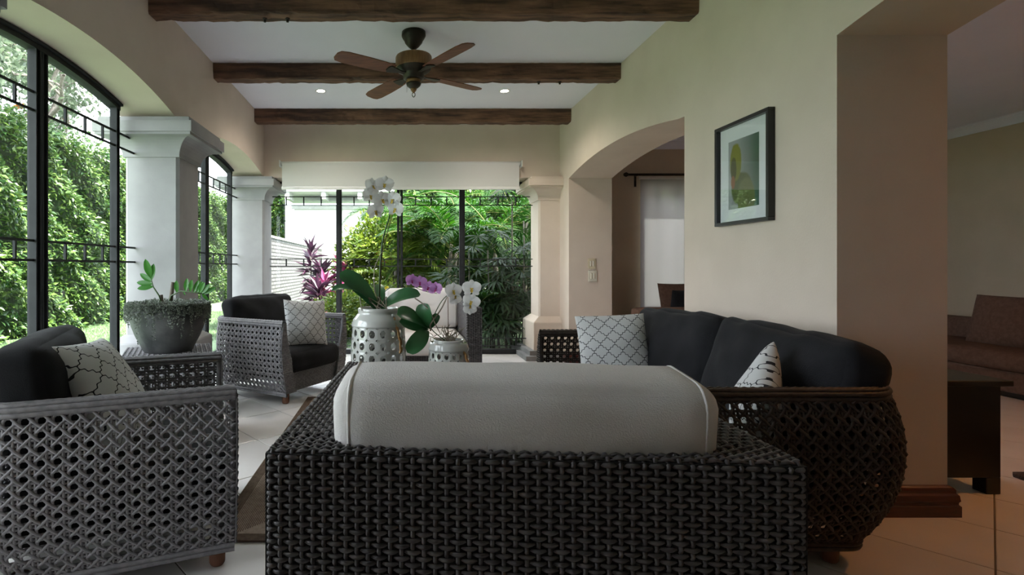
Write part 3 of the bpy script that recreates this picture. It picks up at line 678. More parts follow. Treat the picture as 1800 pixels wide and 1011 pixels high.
def cane_seat(root, w, d, zb, zt, rc, ob, ot, pitch, m, cushions, sr=.0054, seed=0):
    """rounded openwork cane shell with woven arm fronts, apron and cushions; front is local -y"""
    f, S = upath(w, d, rc); nc = int(round(S/pitch)); c = S/nc
    zm = .55
    def o(z):
        t = (np.asarray(z)-zb)/(zt-zb)
        return ob*(t-zm)*(t-1)/(zm*1)+ot*t*(t-zm)/(1-zm)
    def Pt(s, z, off=0):
        p, n = f(s); k = o(z)+off; return np.stack([p[:, 0]+n[:, 0]*k, p[:, 1]+n[:, 1]*k, np.broadcast_to(z, s.shape)], -1)
    def Nt(s): p, n = f(s); return np.stack([n[:, 0], n[:, 1], n[:, 0]*0], -1)
    nr = int(round((zt-zb)/c)); cz = (zt-zb)/nr; H = zt-zb
    mb = MB(); q = .165
    for i in range(nc):
        for e in (-q, q):
            z = np.linspace(zb, zt, nr*3+1); s = np.full_like(z, (i+.5+e)*c)
            mb.add(*sweep(Pt(s, z, .0025*np.cos(2*PI*(z-zb)/cz+(PI if e > 0 else 0))), Nt(s), sr, sr*.85, 6))
    for j in range(nr):
        for e in (-q, q):
            s = np.linspace(0, S, nc*3+1); z = np.full_like(s, zb+(j+.5+e)*cz)
            mb.add(*sweep(Pt(s, z, -.001+.0025*np.cos(2*PI*s/c+(PI if e > 0 else 0))), Nt(s), sr, sr*.85, 6))
    for sg in (1, -1):
        for k in range(-nr-1, nc+nr+2):
            # s/c = k+.5 + sg*(z-zb)/cz
            t = np.linspace(0, nr, nr*3+1); sc = k+.5+sg*t; ok = (sc >= 0) & (sc <= nc)
            if ok.sum() < 3: continue
            t = t[ok]; s = sc[ok]*c; z = zb+t*cz
            mb.add(*sweep(Pt(s, z, (.0035 if sg > 0 else .0015)+.0035*np.cos(2*PI*t+(0 if sg > 0 else PI))), Nt(s), sr*1.05, sr*.85, 6))
    setp(obj('cane_shell', mb.mesh('cane'), m, root, True), kind='stuff')
    # rims: bundles of strands along the top and the foot of the shell
    mb = MB(); s = np.linspace(0, S, int(S/.016))
    for off, dz, r_ in ((.012, -.022, .010), (.013, -.004, .010), (.004, .008, .010), (-.012, .010, .010), (-.026, .006, .010), (-.032, -.008, .010), (-.028, -.024, .010)):
        wob = .0025*np.sin(s/.032*2*PI+off*400); p = Pt(s, np.full_like(s, zt), off)
        p[:, 2] += dz+wob*.7; mb.add(*sweep(p, Nt(s), r_*(1+.18*np.sin(s/.032*2*PI+dz*900)), r_*.8, 6))
    setp(obj('top_rim', mb.mesh('rim'), m, root, True), kind='stuff'); mb = MB()
    for off, dz in ((.008, .0), (.006, -.018), (-.008, -.02)):
        p = Pt(s, np.full_like(s, zb), off); p[:, 2] += dz; mb.add(*sweep(p, Nt(s), .010, .008, 6))
    setp(obj('foot_rim', mb.mesh('rim'), m, root, True), kind='stuff')
    # arm fronts: crescent of close weave between shell and inner arm face
    for sgn in (-1, 1):
        s0 = 0 if sgn < 0 else S
        def wid(z):
            t = np.clip((zt-z)/(zt-zb), 0, 1); return .030+.085*np.minimum(1, t*1.9)**1.1
        def P(u, v, off):
            z = zb+v; x = sgn*(w/2+o(z)-u*wid(z)); return np.stack([x, -d/2-.006-np.asarray(off)+0*x, z], -1)
        mb = MB(); nrm = lambda u, v: np.tile((0, -1., 0), (len(u), 1))
        for j in range(int(H/.016)):
            u = np.linspace(0, 1, 13); v = np.full_like(u, (j+.5)*.016); mb.add(*sweep(P(u, v, .003*np.cos(PI*(u*6+j))), nrm(u, v), .0074, .003, 5))
        for i in range(7):
            v = np.linspace(0, H, 60); u = np.full_like(v, i/6); mb.add(*sweep(P(u, v, -.002), nrm(u, v), .004, .003, 5))
        z = np.linspace(zb, zt, 14); V = []; 
        for zz in z:
            a = sgn*(w/2+float(o(zz))-.004); b = sgn*(w/2+float(o(zz))-float(wid(zz)))
            V += [(a, -d/2-.001, zz), (b, -d/2-.001, zz), (b, -d/2+.02, zz), (a, -d/2+.02, zz)]
        mb.add(V, [(i*4+k, i*4+(k+1) % 4, i*4+4+(k+1) % 4, i*4+4+k) for i in range(13) for k in range(4)])
        obj('arm_front', mb.mesh('af'), m, root, True)
    # apron under the seat
    hw = w/2+float(o(zb+.08))-.06
    mb = MB(); weave(mb, *flat((-hw, -d/2+.03, zb), (1, 0, 0), (0, 0, 1)), 2*hw, .16, .02, .013); mb.box(-hw, hw, -d/2+.032, -d/2+.05, zb, zb+.16)
    obj('apron', mb.mesh('ap'), m, root, True)
    mb = MB(); mb.box(-hw, hw, -d/2+.05, d/2-.10, zb+.10, zb+.14); obj('seat_deck', mb.mesh('sd'), M_BOXBACK, root)
    for x in (-1, 1):
        for y in (-1, 1):
            mb = MB(); lathe(mb, [(0, zb+.005), (.032, zb+.005), (.030, .01), (.024, 0), (0, 0)], 16, x*(w/2+ob-.05), y*(d/2-.06) if y < 0 else d/2+ob-.12); obj('foot', mb.mesh('foot'), M_FOOT, root, True)

def armchair_parts(root):
    w, d = .92, .90
    cane_seat(root, w, d, .095, .70, .20, -.065, -.022, .048, M_CANE, None)
    me = softbox(.73, .76, .20, .07, (0, .02, .035), 12, .003, 1); obj('seat_cushion', me, M_BLACK, root, True, loc=(0, -.075, .345))
    me = softbox(.80, .20, .46, .065, (.01, .05, .012), 16, .008, 2); obj('back_cushion', me, M_BLACK, root, True, loc=(0, .235, .665), rot=(R(-14), 0, 0))
ac = thing('cane_armchair', 'grey open cane armchair with black cushions in the left foreground', 'armchair', (-1.205, 2.262, 0), R(112), 'grey cane armchairs')
armchair_parts(ac)
dup(ac, (-1.134, 5.043, 0), R(60), 'grey open cane armchair with black cushions by the columns, beside the glass doors')

sofa = thing('cane_sofa', 'dark brown open cane sofa with black cushions along the right wall', 'sofa', (1.50, 2.915, 0), R(-90))
cane_seat(sofa, 1.97, .94, .095, .70, .22, -.13, -.05, .048, M_CANEDK, None)
for k in (-1, 1):
    me = softbox(.84, .78, .20, .07, (0, .02, .03), 12, .003, 4+k); obj('seat_cushion', me, M_BLACK, sofa, True, loc=(k*.425, -.08, .345))
    me = softbox(.89, .21, .50, .06, (.015, .045, .015), 18, .009, 8+k); obj('back_cushion', me, M_BLACK, sofa, True, loc=(k*.455, .27, .635), rot=(R(-17), R(k*1.5), R(k*-2)))

def box_chair_parts(root, w=1.155, d=1.11, H=.76, a=.15, bk=.11):
    hw, hd = w/2, d/2; z0 = .06
    du, dv = .0245, .0135
    f, S = upath(w-.008, d-.008, .018)
    top = H-z0
    def P(u, v, off):
        p, n = f(u); rr = .016; vv = np.clip(v-(top-rr), 0, None)/rr; ang = np.clip(vv, 0, PI/2)
        inn = rr*(1-np.cos(ang)); z = np.where(v < top-rr, v, top-rr+rr*np.sin(ang))
        return np.stack([p[:, 0]+n[:, 0]*(off*np.cos(ang)-inn), p[:, 1]+n[:, 1]*(off*np.cos(ang)-inn), z0+z+off*np.sin(ang)], -1)
    def N(u, v):
        p, n = f(u); ang = np.clip((v-(top-.016))/.016, 0, PI/2); return np.stack([n[:, 0]*np.cos(ang), n[:, 1]*np.cos(ang), np.sin(ang)], -1)
    mb = MB(); weave(mb, P, N, S, top-.016+.016*PI/2, du, dv)
    setp(obj('outer_weave', mb.mesh('ow'), M_BOX, root, True), kind='stuff')
    mb = MB(); e = .012
    weave(mb, *flat((-hw+e, hd-bk, H), (1, 0, 0), (0, 1, 0)), w-2*e, bk-e, du, dv)
    for s in (-1, 1):
        x0 = -hw+e if s < 0 else hw-a
        weave(mb, *flat((x0+a-e, -hd+e, H), (0, 1, 0), (-1, 0, 0)), d-bk-e, a-e, du, dv)
    setp(obj('top_weave', mb.mesh('tw'), M_BOX, root, True), kind='stuff')
    mb = MB()
    for s in (-1, 1):
        x0 = -hw if s < 0 else hw-a
        weave(mb, *flat((x0+.004, -hd+.001, z0), (1, 0, 0), (0, 0, 1)), a-.008, H-z0, du, dv)
        if s < 0: weave(mb, *flat((x0+a, -hd, z0+.2), (0, 1, 0), (0, 0, 1)), d-bk, H-z0-.2, du, dv)
        else: weave(mb, *flat((x0, hd-bk, z0+.2), (0, -1, 0), (0, 0, 1)), d-bk, H-z0-.2, du, dv)
    weave(mb, *flat((-hw+a, -hd+.03, z0), (1, 0, 0), (0, 0, 1)), w-2*a, .22, du, dv)
    setp(obj('arm_and_front_weave', mb.mesh('aw'), M_BOX, root, True), kind='stuff')
    g = .004; mb = MB()
    mb.box(-hw+g, -hw+a-g, -hd+g, hd-g, z0, H-g).box(hw-a+g, hw-g, -hd+g, hd-g, z0, H-g).box(-hw+a-g, hw-a+g, hd-bk+g, hd-g, z0, H-g).box(-hw+a-g, hw-a+g, -hd+.034, hd-bk+g, z0, z0+.205)
    obj('core', mb.mesh('core'), M_BOXBACK, root)
    for x in (-1, 1):
        for y in (-1, 1): obj('foot', bevelbox(x*(hw-.07)-.03, x*(hw-.07)+.03, y*(hd-.07)-.03, y*(hd-.07)+.03, 0, z0+.002, .004), M_FOOT, root)
    iw = w-2*a-.008
    me = softbox(iw, d-bk+.02, .18, .055, (0, .01, .02), 14, .002, 3); o = obj('seat_cushion', me, M_CREAM, root, True, loc=(0, -.075, .36))
    bw, bd, bh = iw+.03, .24, .46
    me = softbox(bw, bd, bh, .060, (.0, .02, .010), 18, .0022, 5); o = obj('back_cushion', me, M_CREAM, root, True, loc=(0, hd-bk-.070, .685), rot=(R(-6), 0, 0))
    for s in (-1, 1):
        mb = MB(); P = []
        ins, rc_ = .001, .058
        for cy_, cz_, a0_ in ((1, 1, 0), (-1, 1, 90), (-1, -1, 180), (1, -1, 270)):
            for q in np.linspace(0, 90, 9): P.append((s*(bw/2-.045), cy_*(bd/2-ins-rc_)+rc_*math.cos(R(a0_+q)), cz_*(bh/2-ins-rc_)+rc_*math.sin(R(a0_+q))))
        V, Q = sweep(np.array(P), (1., 0, 0), .0042, .0042, 6, True); mb.add(V, Q); obj('piping', mb.mesh('pp'), M_CREAM, o, True)
fa = (.07, .9975); bl = np.array((-.30, 1.173)); wd = np.array((fa[1], -fa[0]))
cen = bl+wd*1.155/2+np.array(fa)*1.11/2
bc = thing('wicker_box_chair', 'dark wicker box armchair seen from behind with cream back cushion, front and centre', 'armchair', (cen[0], cen[1], 0), math.atan2(fa[0], -fa[1]), 'square dark wicker armchairs')
box_chair_parts(bc)
dup(bc, (.275, 5.93, 0), 0, 'dark wicker box armchair with cream cushions before the palm filled glass doors')

# throw pillows
def pillow(label, loc, rz, tilt, spin=0, size=.44, t=.17, m=M_PILLOW, seed=0, pinch=.07):
    o = obj('throw_pillow', pillowmesh(size, size, t, seed=seed, pinch=pinch), m, None, True)
    o.matrix_world = Matrix.Translation(loc) @ Matrix.Rotation(rz, 4, 'Z') @ Matrix.Rotation(R(-tilt), 4, 'X') @ Matrix.Rotation(R(spin), 4, 'Y')
    return setp(o, label, 'pillow', 'white and black trellis pillows')
pillow('white trellis print pillow against black cushion in the left foreground armchair', (-1.20, 2.17, .665), R(112-12), 30, 4, .46, .20, M_PILLOWN, 1)
pillow('white trellis print pillow in the armchair by the columns', (-.86, 4.92, .655), R(38), 12, 3, .43, .16, M_PILLOW, 2)
pillow('white trellis print pillow at the far arm of the dark sofa', (1.42, 3.50, .645), R(-14), 22, -4, .44, .17, M_PILLOW, 3, .04)
pillow('white trellis print pillow peeking over the near arm of the dark sofa', (1.50, 2.22, .575), R(-90-30), 14, 30, .42, .18, M_PILLOWN, 4)

# ------------------------------------------------------------------ tables, pots, plants
t = thing('wicker_side_table', 'grey wicker side table under the big succulent pot', 'side table', (-1.545, 3.56, 0), R(22))
mb = MB(); a = .27; zt = .605
for o_, e1, e2, L1, L2 in (((-a, -a, zt), (1, 0, 0), (0, 1, 0), 2*a, 2*a), ((-a, -a, .05), (1, 0, 0), (0, 0, 1), 2*a, zt-.05), ((a, -a, .05), (0, 1, 0), (0, 0, 1), 2*a, zt-.05), ((a, a, .05), (-1, 0, 0), (0, 0, 1), 2*a, zt-.05), ((-a, a, .05), (0, -1, 0), (0, 0, 1), 2*a, zt-.05)):
    weave(mb, *flat(o_, e1, e2), L1, L2, .03, .02, .004, .006, .003, 4)
setp(obj('weave', mb.mesh('w'), M_CANE, t, True), kind='stuff')
mb = MB(); g = .004; mb.box(-a+g, a-g, -a+g, a-g, .05, zt-g); obj('core', mb.mesh('c'), M_BOXBACK, t)
for x in (-1, 1):
    for y in (-1, 1): obj('foot', bevelbox(x*(a-.05)-.025, x*(a-.05)+.025, y*(a-.05)-.025, y*(a-.05)+.025, 0, .052, .003), M_FOOT, t)

PX, PY, PZ = -1.545, 3.56, .61
t = thing('planter_pot', 'big weathered dark grey bowl planter on the side table', 'planter', (PX, PY, PZ))
mb = MB(); lathe(mb, [(0, 0), (.145, 0), (.155, .006), (.175, .05), (.205, .11), (.230, .18), (.243, .25), (.246, .30), (.240, .318), (.228, .318), (.222, .29), (0, .28)], 48); obj('bowl', mb.mesh('bowl'), M_POT, t, True)
mb = MB(); lathe(mb, [(0, .296), (.12, .298), (.226, .288)], 24); obj('soil', mb.mesh('soil'), M_SOIL, t)
t = thing('trailing_succulent', 'pale grey green trailing succulent spilling over the planter rim', 'plant', (PX, PY, PZ+.3))
mb = MB()
for k in range(230):
    a = rng.uniform(0, 2*PI); r0 = rng.uniform(.06, .235) if k < 80 else rng.uniform(.215, .245); hang = max(0, rng.gamma(2.0, .028)+.01) if r0 > .2 else 0
    hang *= 1.5 if -2.4 < a < -.5 else 1.0
    pts = [(r0, .01)]
    if hang > 0: pts += [(.252, .022), (.262, -.01), (.262-.1*max(0, hang-.1), -hang)]
    else: pts += [(r0+.01, .03), (r0+.03, .035)]
    pts = np.array(pts); tt = np.linspace(0, 1, len(pts)); nL = int(26+hang*330)
    q = np.linspace(0, 1, nL); rr = np.interp(q, tt, pts[:, 0]); zz = np.interp(q, tt, pts[:, 1])
    aa = a+rng.normal(0, .018, nL); C = np.stack([rr*np.cos(aa), rr*np.sin(aa), zz], -1)
    out = np.stack([np.cos(aa), np.sin(aa), 0*aa], -1); D = unit(nL)*.8+out*.7+np.array([0, 0, .15])
    leaves(mb, C, D, unit(nL), rng.uniform(.010, .017, nL), rng.uniform(.006, .010, nL), rng.uniform(0, 1, nL))
setp(obj('foliage', mb.mesh('f', True), M_TRAIL, t), kind='stuff')
def blade_leaf(L, Wd, fold=.12, droop=.1, n=10, tip=2.0, basew=.25):
    """flat leaf along +x, faces +z, drooping"""
    V = []; Q = []
    for i in range(n+1):
        q = i/n; w_ = Wd*.5*max(.02, (basew+(1-basew)*math.sin(min(1, q*1.7)*PI/2))*(1-q**(tip*2))**.6)
        x = L*q; z = -droop*L*q*q
        for k in (-1, -.5, 0, .5, 1): V.append((x, k*w_, z+abs(k)*fold*w_))
    for i in range(n):
        for k in range(4): Q.append((i*5+k, i*5+k+1, i*5+6+k, i*5+5+k))
    return me_np('leaf', V, [np.array(Q)])
zz = thing('zz_plant', 'green leafed cut back plant growing from the planter', 'plant', (PX, PY, PZ+.29))
def zzstem(pts, leaf_s):
    pts = np.array(pts, float); mb = MB(); tube(mb, pts, .006, 7, .003); st = obj('stem', mb.mesh('st'), M_STEM, zz, True)
    seg = np.concatenate([[0], np.cumsum(np.linalg.norm(np.diff(pts, axis=0), axis=1))]); seg /= seg[-1]
    for q, (dx, dz), L in leaf_s:
        p = [np.interp(q, seg, pts[:, i]) for i in range(3)]
        me = blade_leaf(L, L*.42, .2, .05, 8, 1.4, .2)
        o = obj('leaf', me, M_ZZ, zz, True); d = Vector((dx, rng.uniform(-.25, .25), dz)).normalized()
        side = Vector((0, -1, .25)); zax = (side-side.dot(d)*d).normalized(); yax = zax.cross(d)
        o.matrix_local = Matrix.Translation(p) @ Matrix((d, yax, zax)).transposed().to_4x4()
zzstem([(-.03, -.02, 0), (-.05, -.03, .08), (-.085, -.04, .14), (-.10, -.04, .20)], [(.72, (-1, -.12), .10), (.8, (-1, .12), .105), (.88, (-.85, .55), .10), (.93, (.12, 1), .11), (1, (-.22, 1), .13)])
zzstem([(.0, -.02, 0), (.03, -.03, .08), (.10, -.05, .112), (.20, -.07, .105), (.27, -.08, .095)], [(.40, (.02, 1), .085), (.60, (.1, 1), .09), (.70, (.2, 1), .085), (.78, (.3, .95), .085), (.84, (.42, .9), .085), (.89, (.5, .85), .085), (.94, (.65, .7), .085), (1, (.9, .55), .085), (.95, (.6, -.7), .06), (.55, (.3, -.5), .03)])
for p0, p1, r_ in (((-.04, .0, -.02), (-.045, -.01, .085), .012), ((.01, -.01, -.02), (.035, -.01, .17), .014)):
    mb = MB(); tube(mb, [p0, p1], r_, 10, r_*.9); obj('cut_cane', mb.mesh('c'), M_CUT, zz, True)

t = thing('coffee_table', 'dark wicker coffee table under the pierced ceramic pots', 'coffee table', (.27, 3.62, 0))
obj('top', bevelbox(-.48, .48, -.42, .42, .385, .42, .006, 2), M_BLACKWOOD, t)
for x in (-1, 1):
    for y in (-1, 1): obj('leg', bevelbox(x*.43-.03, x*.43+.03, y*.37-.03, y*.37+.03, .008, .386, .004), M_BLACKWOOD, t)

def pierced_pot(name, label, loc, R0, H, rows, cols, rope):
    t = thing(name, label, 'pot', loc, group='pierced white ceramic pots')
    z0, z1 = .03, H*.74
    V = []; Q = []
    def surf(u, v):
        a = u*2*PI/cols; z = z0+(z1-z0)*v/rows; q = v/rows; r_ = R0*(.965+.045*math.sin(min(1, q*1.15)*PI))
        return (r_*math.cos(a), r_*math.sin(a), z)
    c = .17
    for i in range(cols):
        for j in range(rows):
            outp = [(c, 0), (1-c, 0), (1, c*.8), (1, 1-c*.8), (1-c, 1), (c, 1), (0, 1-c*.8), (0, c*.8)]
            inp = [(.38, .20), (.62, .20), (.76, .38), (.76, .62), (.62, .80), (.38, .80), (.24, .62), (.24, .38)]
            b = len(V); V += [surf(i+x, j+y) for x, y in outp]+[surf(i+x, j+y) for x, y in inp]
            Q += [(b+k, b+(k+1) % 8, b+8+(k+1) % 8, b+8+k) for k in range(8)]
    me = me_np('lattice', V, [np.array(Q)])
    bm = bmesh.new(); bm.from_mesh(me); bmesh.ops.remove_doubles(bm, verts=bm.verts[:], dist=.0004); bm.to_mesh(me); bm.free()
    o = obj('lattice_wall', me, M_CERAMIC, t); md = o.modifiers.new('thickness', 'SOLIDIFY'); md.thickness = .007; md.offset = -1
    r1 = R0*.985; mb = MB(); z = H*.74
    lathe(mb, [(r1*.93, z-.004), (r1*1.0, z), (r1*1.01, z+.010), (r1*.985, z+.016), (r1*.985, z+.024), (r1*.96, z+.032), (r1*.955, z+.040), (r1*.90, z+.052), (r1*.78, H*.91), (r1*.74, H*.925), (r1*.76, H*.95), (r1*.76, H*.985), (r1*.73, H), (r1*.69, H*.985), (r1*.68, H*.92), (r1*.72, H*.89), (r1*.85, z+.045), (r1*.9, z)], 48)
    obj('shoulder', mb.mesh('sh'), M_CERAMIC, t, True)
    mb = MB(); lathe(mb, [(0, 0), (R0*.93, 0), (R0*.98, .01), (R0*.975, .034), (R0*.93, .034), (R0*.92, .012), (0, .012)], 48); obj('base', mb.mesh('b'), M_CERAMIC, t, True)
    mb = MB(); lathe(mb, [(0, H*.93), (r1*.685, H*.925)], 24); obj('bark_fill', mb.mesh('so'), M_SOIL, t)
    mb = MB(); a0 = R(rope); P = []
    for q in np.linspace(0, 1, 18):
        r_ = r1*(.80+.42*math.sin(q*PI*.62)); P.append((r_*math.cos(a0), r_*math.sin(a0), H*.90-q*H*.50-.02*math.sin(q*PI)))
    n = 18; P = np.array(P)
    for ph in (0, 2*PI/3, 4*PI/3):
        aa = np.linspace(0, 9, 90)+ph; qq = np.linspace(0, 17, 90); C = np.stack([np.interp(qq, np.arange(18), P[:, i]) for i in range(3)], -1)
        C += .006*np.stack([-math.sin(a0)*np.cos(aa*2.5), math.cos(a0)*np.cos(aa*2.5), np.sin(aa*2.5)*.6], -1); tube(mb, C, .0062, 6)
    obj('rope_handle', mb.mesh('rope'), M_ROPE, t, True)
    mb = MB(); p = P[0]; lathe(mb, [(0, -.012), (.012, -.008), (.014, .0), (.012, .010), (0, .014)], 10, p[0], p[1]); 
    o = obj('rope_lug', mb.mesh('lug'), M_CERAMIC, t, True, loc=(0, 0, p[2]))
    return t
LZ = .42
pot1 = (-.135, 3.62, LZ); pot2 = (.335, 3.52, LZ)
pierced_pot('pierced_pot', 'large white pierced ceramic pot holding the tall orchid', pot1, .187, .475, 4, 16, -47)
pierced_pot('pierced_pot', 'small white pierced ceramic pot with tangled orchid roots', pot2, .135, .272, 3, 16, -45)

# orchids
def petal(L, Wd, cup=.15, n=6):
    V = []; Q = []
    for i in range(n+1):
        q = i/n; w_ = Wd*.5*max(.10, math.sin(PI*min(1, .12+q*.80))**.8)*(1 if q < .97 else .75)
        for k in (-1, -.5, 0, .5, 1): V.append((k*w_, -cup*L*q*q+.10*Wd*abs(k)**2, L*q))
    for i in range(n):
        for k in range(4): Q.append((i*5+k, i*5+k+1, i*5+6+k, i*5+5+k))
    return np.array(V), np.array(Q)
def flower_meshes(name, mp, ml, s):
    mb = MB()
    for ang, L, Wd, cup, fw in ((0, .50, .38, .1, 0), (128, .48, .34, .1, 0), (-128, .48, .34, .1, 0), (66, .54, .62, .05, -.03), (-66, .54, .62, .05, -.03)):
        V, Q = petal(L*s, Wd*s, cup); a = R(ang); V2 = V.copy(); V2[:, 0] = V[:, 0]*math.cos(a)+V[:, 2]*math.sin(a); V2[:, 2] = -V[:, 0]*math.sin(a)+V[:, 2]*math.cos(a); V2[:, 1] += fw*s
        mb.add(V2, Q)
    pm = mb.mesh(name+'_petals'); pm.materials.append(mp)
    mb = MB(); V, Q = petal(.20*s, .15*s, -.5); V[:, 2] *= -1; V[:, 1] = -abs(V[:, 1])*1.2-.05*s; mb.add(V, Q)
    for a in (-1, 1):
        V, Q = petal(.13*s, .09*s, -.4); V[:, 0] += a*.05*s; V[:, 1] -= .07*s; V[:, 2] = V[:, 2]*.5; mb.add(V, Q)
    lathe(mb, [(0, .03*s), (.035*s, .02*s), (.03*s, -.02*s), (0, -.03*s)], 8, 0, -.05*s)
    lm = mb.mesh(name+'_lip'); lm.materials.append(ml)
    for me in (pm, lm): me.polygons.foreach_set('use_smooth', [True]*len(me.polygons))
    return pm, lm
FW = flower_meshes('white', M_PETALW, M_LIPY, .115); FP = flower_meshes('mauve', M_PETALP, M_LIPP, .095)
def at(px, py, Y): return np.array(((px-700)/930*Y, Y, CAMH-(py-470)/930*Y))
def flower(root, kind, p, yaw=0, pitch=0, roll=0, sc=1):
    o = obj('flower', kind[0], None, root); rp = Vector(p)-root.location
    o.matrix_local = Matrix.Translation(rp) @ Matrix.Rotation(R(yaw), 4, 'Z') @ Matrix.Rotation(R(pitch), 4, 'X') @ Matrix.Rotation(R(roll), 4, 'Y') @ Matrix.Scale(sc, 4)
    obj('lip', kind[1], None, o)
def stem(root, pts, r0, r1, m, name='flower_stem', n=24):
    pts = np.array(pts, float)-np.array(root.location); k = np.linspace(0, len(pts)-1, n); P = np.stack([np.interp(k, range(len(pts)), pts[:, i]) for i in range(3)], -1)
    for _ in range(2): P[1:-1] = (P[:-2]+2*P[1:-1]+P[2:])/4
    mb = MB(); tube(mb, P, r0, 7, r1); return obj(name, mb.mesh('stem'), m, root, True)
def strap(root, base, tip, Wd, lift, m=M_ORLEAF, face=(0, -.3, 1)):
    """broad orchid leaf arching from base to tip"""
    b = np.array(base)-np.array(root.location); e = np.array(tip)-np.array(root.location); n = 16; V = []; Q = []
    d = e-b; L = np.linalg.norm(d); up = np.array(face, float); up /= np.linalg.norm(up)
    P = [b+d*q+up*lift*4*q*(1-q) for q in np.linspace(0, 1, n+1)]; P = np.array(P)
    T = np.gradient(P, axis=0); T /= np.linalg.norm(T, axis=1, keepdims=True); S = np.cross(T, up); S /= np.linalg.norm(S, axis=1, keepdims=True); U = np.cross(S, T)
    for i, q in enumerate(np.linspace(0, 1, n+1)):
        w_ = Wd*.5*max(.05, (.32+.68*math.sin(min(1, q*1.5)*PI/2))*max(0, 1-q**6)**.5)
        for k in (-1, -.5, 0, .5, 1): V.append(P[i]+S[i]*k*w_+U[i]*abs(k)*w_*.28)
    for i in range(n):
        for k in range(4): Q.append((i*5+k, i*5+k+1, i*5+6+k, i*5+5+k))
    return obj('leaf', me_np('leaf', V, [np.array(Q)]), m, root, True)
o1 = thing('tall_white_orchid', 'tall orchid with drooping white flowers in the large pierced pot', 'orchid', (pot1[0], pot1[1], LZ+.44))
B = (pot1[0], pot1[1], LZ+.45); Y1 = pot1[1]
strap(o1, B, at(597, 480, Y1-.1), .14, .05, face=(.1, -.75, .65)); strap(o1, B, at(582, 512, Y1-.2), .085, .085, face=(0, -.45, .9)); strap(o1, B, at(739, 518, Y1-.08), .11, .06, face=(0, -.7, .7))
strap(o1, (B[0]+.03, B[1], B[2]), at(665, 500, Y1+.2), .07, .03)
stem(o1, [B, at(668, 470, Y1), at(672, 420, Y1), at(686, 378, Y1), at(690, 345, Y1), at(675, 322, Y1), at(650, 318, Y1)], .0065, .004, M_STEM)
stem(o1, [B, at(657, 500, Y1-.02), at(658, 470, Y1-.02), at(670, 445, Y1-.02), at(676, 440, Y1)], .004, .003, M_ROOT, 'dry_spike')
stem(o1, [B, at(640, 495, Y1), at(620, 475, Y1), at(612, 462, Y1), at(595, 456, Y1), at(545, 452, Y1)], .0035, .002, M_STEM)
stem(o1, [(B[0], B[1], B[2]-.03), at(672, 440, Y1), at(691, 372, Y1)], .003, .003, M_STAKE, 'stake')
for k in range(7): stem(o1, [B, at(650+rng.uniform(-18, 30), 520, Y1-.05), at(640+rng.uniform(-15, 50), 546, Y1-.1)], .004, .003, M_ROOT, 'root')
for px, py, yw, pt, rl in ((651, 345, 35, 5, 10), (660, 372, 30, 15, -8), (676, 325, 0, 0, 5), (690, 352, -25, 5, 0), (695, 368, -30, 10, 12), (672, 352, 20, 0, -10), (655, 328, 40, -10, 0)):
    flower(o1, FW, at(px, py, Y1-.03), yw, pt, rl, 1.08)
o2 = thing('mauve_orchid', 'mauve orchid spray arching right of the large pierced pot', 'orchid', (pot1[0]+.05, pot1[1]-.03, LZ+.44))
C0 = (pot1[0]+.05, pot1[1]-.02, LZ+.445)
stem(o2, [C0, at(672, 515, Y1), at(690, 503, Y1), at(715, 498, Y1), at(745, 512, Y1), at(768, 516, Y1)], .003, .002, M_STEM)
for px, py, yw, rl in ((738, 497, 0, 0), (753, 506, -8, 15), (766, 508, -30, 0), (724, 494, 25, 10)): flower(o2, FP, at(px, py, Y1-.06), yw, 0, rl, 1.0)
o3 = thing('white_orchid', 'white orchid with broad leaves and large blooms in the small pot', 'orchid', (pot2[0], pot2[1], LZ+.245))
D0 = (pot2[0]-.02, pot2[1], LZ+.26); Y2 = pot2[1]
strap(o3, at(752, 577, Y2), at(698, 553, Y2-.10), .16, .035, face=(-.3, -.6, .8)); strap(o3, at(752, 577, Y2), at(702, 566, Y2-.12), .10, -.01, face=(0, -.8, .6)); strap(o3, at(750, 580, Y2), at(716, 620, Y2-.16), .115, .05, face=(.2, -.9, .3))
strap(o3, at(754, 575, Y2), at(745, 533, Y2-.02), .12, .02, face=(-.5, -.8, .2)); strap(o3, at(754, 578, Y2), at(770, 552, Y2+.02), .06, .01, face=(0, -1, .3))
stem(o3, [D0, at(755, 578, Y2), at(760, 560, Y2), at(775, 530, Y2), at(790, 515, Y2), at(806, 506, Y2), at(830, 508, Y2)], .0035, .0025, M_STEM)
stem(o3, [at(757, 582, Y2-.04), at(756, 570, Y2-.04), at(775, 545, Y2-.04), at(787, 520, Y2-.04), at(786, 514, Y2-.04)], .005, .004, M_ROOT, 'root')
stem(o3, [at(729, 524, Y2-.05), at(745, 535, Y2-.05), at(757, 548, Y2-.05), at(765, 570, Y2-.05), at(775, 588, Y2)], .0045, .003, M_ROOT, 'root')
stem(o3, [(D0[0]+.02, D0[1], D0[2]-.03), at(787, 495, Y2)], .0025, .0025, M_STAKE, 'stake')
for k in range(26):
    a = rng.uniform(0, 2*PI); r_ = rng.uniform(.0, .07); c = np.array((pot2[0]+r_*math.cos(a), pot2[1]+r_*math.sin(a), LZ+.25))
    pts = [c]
    for q in range(4): c = c+np.array((rng.normal(0, .028), rng.normal(0, .022), rng.uniform(-.004, .042))); pts.append(c)
    stem(o3, pts, .003, .0022, M_ROOT, 'root', 12)
for px, py, yw, rl, s in ((797, 512, 12, 0, 1.0), (829, 508, -5, 0, 1.06), (828, 531, -5, 20, 1.0), (826, 541, 10, 180, .8), (800, 524, 20, 170, .8)): flower(o3, FW, at(px, py, Y2-.06), yw, 0, rl, s)

